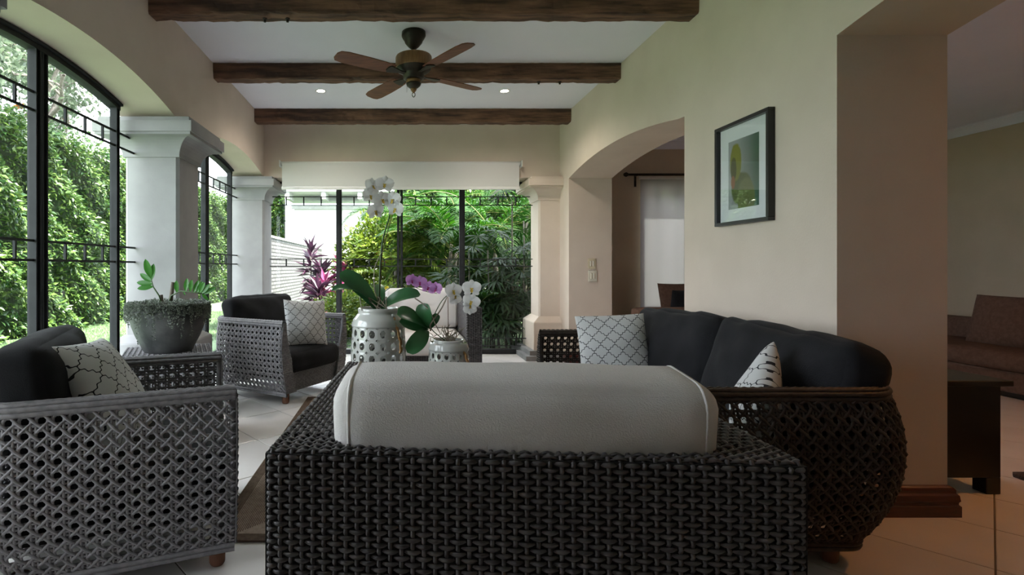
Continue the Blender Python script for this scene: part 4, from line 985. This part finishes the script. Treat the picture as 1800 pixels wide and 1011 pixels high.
# rugs
rug = thing('rug', 'tan banded rug under the coffee table', 'rug', (0, 0, 0))
def band(x0, x1, y0, y1, w_, m, z):
    mb = MB(); mb.box(x0, x1, y0, y0+w_, 0, z).box(x0, x1, y1-w_, y1, 0, z).box(x0, x0+w_, y0+w_, y1-w_, 0, z).box(x1-w_, x1, y0+w_, y1-w_, 0, z); obj('band', mb.mesh('b'), m, rug)
x0, x1, y0, y1 = -.81, 1.0, 2.25, 4.75; ins = 0
for w_, m, z in ((.055, M_RUG2, .009), (.15, M_RUG, .010), (.05, M_RUG2, .012), (.11, M_RUG, .010), (.05, M_RUG2, .012), (.06, M_RUG, .010)):
    band(x0+ins, x1-ins, y0+ins, y1-ins, w_, m, z); ins += w_
mb = MB(); mb.box(x0+ins, x1-ins, y0+ins, y1-ins, 0, .010); obj('centre_field', mb.mesh('c'), M_RUG2, rug)
# ribs of the flat weave along the long sides
mb = MB()
for k in range(60):
    x = x0+.004+k*.0085
    if x > x0+.5: break
    mb.box(x, x+.0035, y0+.01+max(0, (k*.0085-.05)), y1-.02, .008, .0125)
setp(obj('ribs', mb.mesh('r'), M_RUG2, rug), kind='stuff')

# adjoining room furniture
t = thing('black_cabinet', 'low black cabinet standing past the right hand pier', 'cabinet', (2.885, 2.95, 0))
obj('top', bevelbox(-.27, .26, -.25, .27, .56, .59, .004), M_BLACKWOOD, t)
obj('body', bevelbox(-.24, .22, -.225, .25, .085, .56, .003), M_BLACKWOOD, t)
for x in (-.20, .18):
    for y in (-.19, .215): obj('leg', bevelbox(x-.035, x+.04, y-.035, y+.035, 0, .086, .003), M_BLACKWOOD, t)
obj('dark_tray', bevelbox(-.22, -.02, .05, .22, .5905, .63, .006), M_BLACKWOOD, None, loc=(2.885, 2.95, 0)); tr = bpy.data.objects['dark_tray']; setp(tr, 'flat black box lying on the low cabinet', 'box')
def bench(name, label, loc, rz, L, back):
    t = thing(name, label, 'sofa', loc, rz, 'brown sofas in the adjoining room')
    obj('base', bevelbox(-L/2, L/2, -.40, .40, .05, .24, .02, 2), M_BROWNUP, t)
    me = softbox(L, .82, .17, .06, (0, .01, .01), 12); obj('seat_cushion', me, M_BROWNUP, t, True, loc=(0, -.02, .325))
    me = softbox(L, .2, .42, .05, (0, .01, .01), 10); obj('backrest', me, M_BROWNUP, t, True, loc=(0, .42, back-.21))
    mb = MB(); mb.box(-L/2+.05, L/2-.05, -.35, .45, 0, .055); obj('plinth', mb.mesh('p'), M_BLACKWOOD, t)
bench('upholstered_sofa', 'brown upholstered sofa along the adjoining room right side', (5.85, 5.0, 0), R(-90), 3.6, .62)
bench('upholstered_sofa', 'brown upholstered sofa seen from behind beyond the arch', (4.30, 6.72, 0), R(180), 3.0, .69)
def plain_pillow(label, loc, rz, tilt, w_, h_, t_, m, seed):
    o = obj('sofa_pillow', pillowmesh(w_, h_, t_, 16, seed, .04, .004), m, None, True)
    o.matrix_world = Matrix.Translation(loc) @ Matrix.Rotation(rz, 4, 'Z') @ Matrix.Rotation(R(-tilt), 4, 'X'); return setp(o, label, 'pillow')
plain_pillow('large brown pillow leaning on the adjoining room sofa', (5.87, 4.95, .64), R(-90), 14, .95, .52, .20, M_BROWNUP, 21)
plain_pillow('small black pillow on the sofa beyond the arch', (3.55, 6.58, .74), R(12), -8, .36, .30, .14, M_BLACK, 22)
plain_pillow('brown pillow behind the small black one beyond the arch', (3.60, 6.80, .74), R(5), 14, .50, .46, .16, M_BROWNUP, 23)
mb = MB(); rings(mb, 3.43, 5.0, 1.3, 2.98, [(0, 0), (.018, 0), (.022, -.01)], .03); r2 = setp(obj('shag_rug', mb.mesh('r2'), M_RUG3), 'dark brown shag rug on the adjoining room floor', 'rug')
r2.location = (0, 0, 0)

# ------------------------------------------------------------------ garden
GZ = -.10
mb = MB(); mb.box(-40, XLO-.15, -20, 60, GZ-.2, GZ).box(XLO-.15, 40, AYF+.1, 60, GZ-.2, GZ)
g = setp(obj('ground_lawn', mb.mesh('g'), M_LAWN), kind='structure')
mb = MB(); mb.box(XLO-.45, XLO-.15, -2, YFO+.4, GZ-.1, -.01).box(XLO-.45, 2.6, YFO+.03, YFO+.4, GZ-.1, -.01); setp(obj('trim_3', mb.mesh('kerb'), M_PLINTH), kind='structure')
def grass(n, x0, x1, y0, y1):
    P = np.stack([rng.uniform(x0, x1, n), rng.uniform(y0, y1, n), np.full(n, GZ)], -1); D = np.stack([rng.normal(0, .4, n), rng.normal(0, .4, n), np.ones(n)], -1)
    leaves(gmb, P, D, unit(n), rng.uniform(.03, .07, n), rng.uniform(.006, .012, n), rng.uniform(0, 1, n))
gmb = MB(); grass(42000, -6.6, -3.15, 5, 15); grass(9000, -2.6, -.2, 7.7, 11)
setp(obj('lawn_grass', gmb.mesh('grass', True), M_GRASS), 'short bright grass of the garden lawn', 'grass', kind='stuff')

def hedge(label, x0, x1, y0, y1, h_, n, ls, m, name='hedge', front=(1, 0), core=M_HEDGECORE):
    t = thing(name, label, 'hedge', ((x0+x1)/2, (y0+y1)/2, GZ))
    ax, ay = (x1-x0)/2, (y1-y0)/2
    # lumpy face: leaves are set on clumps that bulge from the core
    k = 260; mb = MB()
    def face(n_):
        if front[0]:
            y = rng.uniform(-ay, ay, n_); z = rng.uniform(.0, h_, n_); bul = .16*(np.sin(y*2.3+1.7*np.sin(z*2.1))*np.sin(z*2.7+y*.8))+.10*np.sin(y*6.1+z*4.7)+.06*np.sin(z*11+y*9)
            dep = rng.exponential(.10, n_); P = np.stack([front[0]*(ax+bul-dep), y, z], -1); nn = np.array([front[0], 0, .25])
        else:
            x = rng.uniform(-ax, ax, n_); z = rng.uniform(.0, h_, n_); bul = .16*(np.sin(x*2.3+1.7*np.sin(z*2.1))*np.sin(z*2.7+x*.8))+.10*np.sin(x*6.1+z*4.7)
            dep = rng.exponential(.10, n_); P = np.stack([x, front[1]*(ay+bul-dep), z], -1); nn = np.array([0, front[1], .25])
        return P, nn
    P, nn = face(int(n*.88)); q = n-len(P)
    T = np.stack([rng.uniform(-ax, ax, q), rng.uniform(-ay, ay, q), h_+rng.normal(.03, .13, q)], -1); P = np.vstack([P, T])
    D = nn*.7+np.array([0, 0, -.55])+unit(n)*.75; Nn = nn*.8+np.array([0, 0, .7])+unit(n)*.6
    L = rng.uniform(.7, 1.3, n)*ls; leaves(mb, P, D, Nn, L, L*.5, np.clip(rng.beta(1.6, 1.8, n), 0, 1))
    setp(obj('foliage', mb.mesh('f', True), m, t), kind='stuff')
    mb = MB(); e = .22; rings(mb, -ax+e*abs(front[0]), ax-e*abs(front[0]), -ay+e*abs(front[1]), ay-e*abs(front[1]), [(0, 0), (h_-.12, 0), (h_-.05, -.08)], .1); obj('twig_core', mb.mesh('c'), core, t)
    return t
hedge('tall clipped leafy hedge along the lawn outside the left windows', -7.6, -6.6, 5.2, 26, 3.85, 85000, .11, M_HEDGE)
hedge('dark green hedge closing the garden behind the palms', -.1, 9, 13.3, 14.3, 5.2, 30000, .16, M_HEDGE, 'hedge', (0, -1))
hedge('distant leafy hedge showing over the brick garden wall', -6.4, -4.75, 21.6, 22.6, 5.0, 6000, .22, M_HEDGE, 'hedge', (0, -1))

def grow(mb, p, d, L, r, depth, rnd, tips):
    n = 5; P = [np.array(p)]; d = np.array(d, float); d /= np.linalg.norm(d)
    for i in range(n): d = d+np.array([rnd.gauss(0, .13), rnd.gauss(0, .13), rnd.gauss(.02, .10)]); d /= np.linalg.norm(d); P.append(P[-1]+d*L/n)
    tube(mb, P, r, 6, r*.6, False)
    if depth <= 2: tips += P[2:]
    if depth == 0: return
    for k in range(rnd.choice((2, 3, 3))):
        q = rnd.choice((3, 4, 5, 5)); dd = d+np.array([rnd.gauss(0, .6), rnd.gauss(0, .6), rnd.gauss(.15, .4)]); grow(mb, P[q], dd, L*rnd.uniform(.62, .8), r*.58, depth-1, rnd, tips)
def tree(label, loc, H, seed, m, nl, ls, spread=.55, flowers=0, grp=None):
    rnd = random.Random(seed); t = thing('garden_tree', label, 'tree', loc, group=grp)
    mb = MB(); tips = []; grow(mb, (0, 0, 0), (.05, 0, 1), H*.42, .13, 5, rnd, tips); obj('trunk_and_branches', mb.mesh('tr'), M_TRUNK, t, True)
    tips = np.array(tips); i = rng.integers(0, len(tips), nl); P = tips[i]+rng.normal(0, .16, (nl, 3)); D = unit(nl)+np.array([0, 0, -.2])
    mb = MB(); L = rng.uniform(.7, 1.3, nl)*ls; leaves(mb, P, D, unit(nl)+np.array([0, 0, .8]), L, L*.45, rng.uniform(0, 1, nl)); setp(obj('foliage', mb.mesh('f', True), m, t), kind='stuff')
    if flowers:
        for k in range(flowers):
            c = tips[rnd.randrange(len(tips))]+np.array([.2, -.2, .15]); mb = MB(); n = 26; leaves(mb, np.tile(c, (n, 1)), unit(n)+np.array([0, 0, .8]), unit(n), np.full(n, .14), np.full(n, .09), rng.uniform(0, 1, n)); obj('blossom', mb.mesh('b', True), M_ORANGE, t)
tree('pale leaved tree with orange blossoms rising above the hedge', (-9.6, 10.2, GZ), 7.5, 3, M_SPARSE, 15000, .13, flowers=16)
tree('sparse pale tree above the hedge at the left edge', (-9.2, 12.8, GZ), 7.2, 11, M_SPARSE, 14000, .13, flowers=4)

# neighbouring white house with eave, painted brick garden wall
HX0, HX1, HY = -4.03, 1.3, 20.5
t = thing('white_house', 'white rendered house wall with grey eave beyond the garden', 'building', (0, HY, GZ))
mb = MB(); mb.box(HX0, HX1, 0, 2.5, 0, 3.58); obj('wall', mb.mesh('w'), M_WHITEWALL, t)
mb = MB(); mb.box(HX0-.6, HX1, -.9, 2.8, 4.08, 4.18); obj('roof_board', mb.mesh('e'), M_EAVE, t)
mb = MB(); mb.box(HX0-.1, HX1, -.07, .05, 3.52, 3.68); obj('cornice', mb.mesh('c'), M_EAVE, t)
for k in range(4):
    x = HX0-.1+k*1.35
    mb = MB(); mb.box(x-.08, x+.08, -.85, .0, 3.82, 4.085); obj('rafter_tail', mb.mesh('r'), M_EAVE, t)
def brickmat():
    m = mat('white_painted_brick', (.8, .8, .8), .9); nt = m.node_tree; N = nt.nodes; L = nt.links; p = N['Principled BSDF']
    tc = N.new('ShaderNodeTexCoord'); mp = N.new('ShaderNodeMapping'); mp.inputs['Rotation'].default_value = (R(90), 0, R(90)); L.new(tc.outputs['Object'], mp.inputs[0])
    cm = N.new('ShaderNodeCombineXYZ'); s = N.new('ShaderNodeSeparateXYZ'); L.new(tc.outputs['Object'], s.inputs[0]); L.new(s.outputs[1], cm.inputs[0]); L.new(s.outputs[2], cm.inputs[1])
    b = N.new('ShaderNodeTexBrick'); L.new(cm.outputs[0], b.inputs[0]); b.inputs['Scale'].default_value = 1; b.inputs['Brick Width'].default_value = .30; b.inputs['Row Height'].default_value = .085; b.inputs['Mortar Size'].default_value = .014
    b.inputs['Color1'].default_value = (.15, .147, .15, 1); b.inputs['Color2'].default_value = (.10, .098, .10, 1); b.inputs['Mortar'].default_value = (.02, .02, .02, 1)
    L.new(b.outputs['Color'], p.inputs['Base Color']); bp = N.new('ShaderNodeBump'); bp.inputs['Strength'].default_value = .8; L.new(b.outputs['Fac'], bp.inputs['Height']); bp.invert = True; L.new(bp.outputs[0], p.inputs['Normal']); return m
t = thing('brick_garden_wall', 'whitewashed brick garden wall running beside the lawn', 'wall', (-3.0, 11.6, GZ))
mb = MB(); mb.box(-.09, .09, -1.6, 8.6, 0, 1.95); obj('masonry', mb.mesh('m'), brickmat(), t)
mb = MB(); mb.box(-.12, .12, -1.6, 8.6, 1.95, 2.0); obj('coping', mb.mesh('c'), M_WHITEWALL, t)
# plain wall outside the adjoining room window
t = thing('outside_block_wall', 'pale block wall showing faintly through the sheer shade', 'wall', (5.0, 10.2, GZ))
mb = MB(); mb.box(-1.4, 3.2, 0, .2, 0, 2.2); obj('masonry', mb.mesh('m'), M_WHITEWALL, t)

# palms and shrubs beyond the glass doors
def frond_mesh(L, nl, ll, droop, seed, lw=.035, vee=.35):
    """one feather frond along +x arching down: rachis + leaflets"""
    r_ = np.random.default_rng(seed); n = 24; q = np.linspace(0, 1, n); 
    C = np.stack([L*q*(1-.18*q*q*droop), r_.normal(0, .02)*q*L, L*(.42*q-droop*.62*q**2.2)], -1)
    mb = MB(); tube(mb, C, .011, 5, .003, False); rach = mb
    T = np.gradient(C, axis=0); T /= np.linalg.norm(T, axis=1, keepdims=True)
    qq = np.repeat(np.linspace(.16, .99, nl), 2); sd = np.tile([1., -1.], nl)
    P = np.stack([np.interp(qq, q, C[:, i]) for i in range(3)], -1); TT = np.stack([np.interp(qq, q, T[:, i]) for i in range(3)], -1)
    S = np.cross(TT, [0, 0, 1.]); S /= np.linalg.norm(S, axis=1, keepdims=True); U = np.cross(S, TT)
    D = S*sd[:, None]*.85+TT*(.35+.5*qq[:, None])+U*vee+r_.normal(0, .07, (2*nl, 3)); LL = ll*(np.sin(PI*np.clip(.12+qq*.82, 0, 1))**.7)*r_.uniform(.85, 1.1, 2*nl)
    D /= np.linalg.norm(D, axis=1, keepdims=True); Wv = np.cross(D, U); Wv /= np.linalg.norm(Wv, axis=1, keepdims=True)
    m1 = P+D*LL[:, None]*.4; m2 = P+D*LL[:, None]*.75-np.array([0, 0, .12])*LL[:, None]; tip = P+D*LL[:, None]-np.array([0, 0, .36])*LL[:, None]
    w = lw*.5; V = np.stack([P, m1+Wv*w, m1-Wv*w, m2+Wv*w*.8, m2-Wv*w*.8, tip], 1).reshape(-1, 3); i = np.arange(2*nl)[:, None]*6
    lf = MB(); lf.add(V, i+np.array([[1, 3, 4, 2]]), np.concatenate([i+np.array([[0, 1, 2]]), i+np.array([[3, 5, 4]])]), np.repeat(r_.beta(1.5, 2, 2*nl), 6))
    a = rach.mesh('rachis'); a.materials.append(M_RACHIS); b = lf.mesh('leaflets', True); return a, b
FRB = []
FR = [frond_mesh(1.9, 40, .48, .9, 1), frond_mesh(1.7, 36, .45, 1.3, 2), frond_mesh(2.1, 42, .46, .6, 3), frond_mesh(1.5, 34, .42, 1.0, 4)]
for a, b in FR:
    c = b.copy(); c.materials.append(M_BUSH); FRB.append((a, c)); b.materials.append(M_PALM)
def areca(label, loc, H, nf, seed, grp='feather palms beyond the glass doors', sc=1.0, up=.5, fr=None):
    rnd = random.Random(seed); t = thing('feather_palm', label, 'palm', loc, group=grp)
    for s in range(3):
        x, y = rnd.uniform(-.25, .25), rnd.uniform(-.2, .2); hh = H*rnd.uniform(.65, 1.0)
        mb = MB(); tube(mb, [(x, y, 0), (x*1.2, y*1.2, hh*.5), (x*1.7, y*1.7, hh)], .045, 8, .03); obj('cane_trunk', mb.mesh('tr'), M_TRUNK, t, True)
        for k in range(nf//3):
            a = rnd.uniform(0, 2*PI); f = (fr or FR)[rnd.randrange(4)]; pit = rnd.uniform(-75, -5)*up
            o = obj('frond_stalk', f[0], None, t); o.matrix_local = Matrix.Translation((x*1.7, y*1.7, hh-.1)) @ Matrix.Rotation(a, 4, 'Z') @ Matrix.Rotation(R(pit), 4, 'Y') @ Matrix.Scale(sc*rnd.uniform(.75, 1.05), 4)
            obj('leaflets', f[1], None, o)
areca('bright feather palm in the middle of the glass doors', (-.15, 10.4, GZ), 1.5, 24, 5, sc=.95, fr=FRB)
areca('feather palm with arching fronds behind the mauve orchid', (.75, 9.6, GZ), 1.7, 24, 6)
areca('tall feather palm behind the door mullion', (1.25, 10.9, GZ), 2.4, 24, 7)
areca('feather palm leaning over the white house wall', (.05, 12.3, GZ), 2.5, 21, 8)
areca('shady feather palm behind the right hand door panel', (2.1, 10.2, GZ), 2.0, 24, 9)
areca('feather palm at the far right of the doors', (2.75, 11.6, GZ), 2.8, 21, 10)
areca('low feather palm tucked behind the far wicker chair', (1.0, 8.75, GZ), .6, 15, 12, sc=.75)
def fan_leaf(r0, n, seed):
    r_ = np.random.default_rng(seed); a = np.linspace(-1.9, 1.9, n)+r_.normal(0, .05, n); D = np.stack([np.cos(a), np.sin(a), r_.normal(-.1, .1, n)], -1); D /= np.linalg.norm(D, axis=1, keepdims=True)
    L = r0*r_.uniform(.8, 1.1, n); Wv = np.cross(D, [0, 0, 1.]); w = .02
    m1 = D*L[:, None]*.55; tip = D*L[:, None]-np.array([0, 0, .18])*L[:, None]
    V = np.stack([D*.01, m1+Wv*w, m1-Wv*w, tip], 1).reshape(-1, 3); i = np.arange(n)[:, None]*4
    mb = MB(); mb.add(V, None, np.concatenate([i+np.array([[0, 1, 2]]), i+np.array([[1, 3, 2]])]), np.repeat(r_.uniform(0, 1, n), 4)); me = mb.mesh('fan', True); me.materials.append(M_PALMD); return me
FL = [fan_leaf(.34, 12, 1), fan_leaf(.30, 10, 2), fan_leaf(.38, 14, 3)]
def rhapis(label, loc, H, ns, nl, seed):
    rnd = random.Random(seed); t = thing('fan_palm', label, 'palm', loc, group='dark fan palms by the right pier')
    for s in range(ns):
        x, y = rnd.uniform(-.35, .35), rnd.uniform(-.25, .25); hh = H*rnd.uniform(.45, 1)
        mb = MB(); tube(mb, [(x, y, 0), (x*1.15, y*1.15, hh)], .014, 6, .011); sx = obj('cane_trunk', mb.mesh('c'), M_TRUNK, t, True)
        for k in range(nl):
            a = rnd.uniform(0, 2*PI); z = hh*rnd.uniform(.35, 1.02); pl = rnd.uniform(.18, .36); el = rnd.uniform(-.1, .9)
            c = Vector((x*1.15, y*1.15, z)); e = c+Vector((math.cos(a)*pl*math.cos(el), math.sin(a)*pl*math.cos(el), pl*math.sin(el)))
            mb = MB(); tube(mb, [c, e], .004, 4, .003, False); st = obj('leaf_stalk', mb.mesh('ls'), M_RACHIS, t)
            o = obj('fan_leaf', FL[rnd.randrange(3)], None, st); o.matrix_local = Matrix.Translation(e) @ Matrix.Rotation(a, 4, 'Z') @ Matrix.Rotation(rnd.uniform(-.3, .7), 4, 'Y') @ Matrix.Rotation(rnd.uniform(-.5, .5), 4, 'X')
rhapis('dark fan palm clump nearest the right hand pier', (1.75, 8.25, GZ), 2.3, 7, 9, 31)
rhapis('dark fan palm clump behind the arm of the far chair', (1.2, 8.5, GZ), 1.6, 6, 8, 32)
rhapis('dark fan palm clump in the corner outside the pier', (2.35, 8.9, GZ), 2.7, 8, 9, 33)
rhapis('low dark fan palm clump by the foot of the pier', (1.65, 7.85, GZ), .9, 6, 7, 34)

def cordyline(label, loc, H, n, seed, m, ls):
    rnd = random.Random(seed); t = thing('cordyline', label, 'shrub', loc, group='purple cordylines')
    for s in range(3):
        x, y = rnd.uniform(-.14, .14), rnd.uniform(-.1, .1); hh = H*(1-.25*s)
        mb = MB(); tube(mb, [(x, y, 0), (x*1.5, y*1.3, hh*.7)], .018, 6, .013); obj('cane_trunk', mb.mesh('c'), M_TRUNK, t, True)
        a = rng.uniform(0, 2*PI, n); z = hh*rng.uniform(.42, .74, n); el = np.interp(z/hh, [.42, .74], [-.5, 1.15])+rng.normal(0, .2, n)
        D = np.stack([np.cos(a)*np.cos(el), np.sin(a)*np.cos(el), np.sin(el)], -1); P = np.stack([np.full(n, x*1.4), np.full(n, y*1.25), z], -1)
        mb = MB(); leaves(mb, P, D, np.tile((0, 0, 1.), (n, 1))+unit(n)*.3, rng.uniform(.75, 1.1, n)*ls, np.full(n, ls*.24), rng.uniform(0, 1, n), .1, .18); setp(obj('leaf_rosette', mb.mesh('l', True), m, t), kind='stuff')
cordyline('tall dark purple cordyline before the white house wall', (-1.72, 11.2, GZ), 2.15, 46, 1, M_CORD, .42)
cordyline('bright pink cordyline left of the door stile', (-1.28, 10.6, GZ), 1.75, 40, 2, M_CORD2, .40)
cordyline('low purple cordyline at the foot of the white wall', (-1.45, 10.2, GZ), 1.2, 36, 3, M_CORD, .38)
def bush(label, loc, rx, ry, rz_, n, ls, m, flower=None, name='garden_bush', grp=None):
    t = thing(name, label, 'bush', loc, group=grp)
    d = unit(n); r_ = rng.uniform(.55, 1.05, n)[:, None]; lump = 1+.18*np.sin(d[:, 0]*7)*np.sin(d[:, 2]*6+d[:, 1]*5); P = d*r_*lump[:, None]*np.array([rx, ry, rz_])+np.array([0, 0, rz_]); P[:, 2] = np.clip(P[:, 2], .02, None)
    mb = MB(); L = rng.uniform(.7, 1.3, n)*ls; leaves(mb, P, d+unit(n)*.7-np.array([0, 0, .3]), d+unit(n)*.5+np.array([0, 0, .5]), L, L*.5, rng.uniform(0, 1, n)); setp(obj('foliage', mb.mesh('f', True), m, t), kind='stuff')
    mb = MB()
    for k in range(6): a = k*1.05; tube(mb, [(0, 0, 0), (rx*.3*math.cos(a), ry*.3*math.sin(a), rz_*.8), (rx*.6*math.cos(a), ry*.6*math.sin(a), rz_*1.3)], .012, 5, .005, False)
    obj('stems', mb.mesh('s'), M_TRUNK, t)
    if flower:
        for (fx_, fy_, fz_), fm, s in flower:
            n2 = 30; d2 = unit(n2); mb = MB(); leaves(mb, np.tile((fx_, fy_, fz_), (n2, 1)), d2, unit(n2), np.full(n2, s), np.full(n2, s*.8), rng.uniform(0, 1, n2)); obj('blossom', mb.mesh('b', True), fm, t)
bush('lime green bush with a pink rose below the cordylines', (-.95, 9.3, GZ), .55, .45, .42, 3600, .075, M_BUSH, [((-.28, -.45, .48), M_PINK, .07)])
bush('yellow flowered bush behind the large pierced pot', (-.25, 9.0, GZ), .60, .40, .50, 3800, .075, M_BUSH, [((.07, -.40, .92), M_YEL, .05), ((.02, -.42, .85), M_YEL, .05)])
bush('tall loose bush carrying a red ginger flower', (-.38, 11.1, GZ), .95, .55, 1.15, 11000, .11, M_BUSH, [((.10, -.55, 1.42), M_RED, .10), ((.02, -.5, 1.55), M_RED, .08)])
bush('leafy green shrub filling the gap behind the palms', (1.7, 12.5, GZ), 1.4, .5, 1.6, 8000, .14, M_HEDGE)
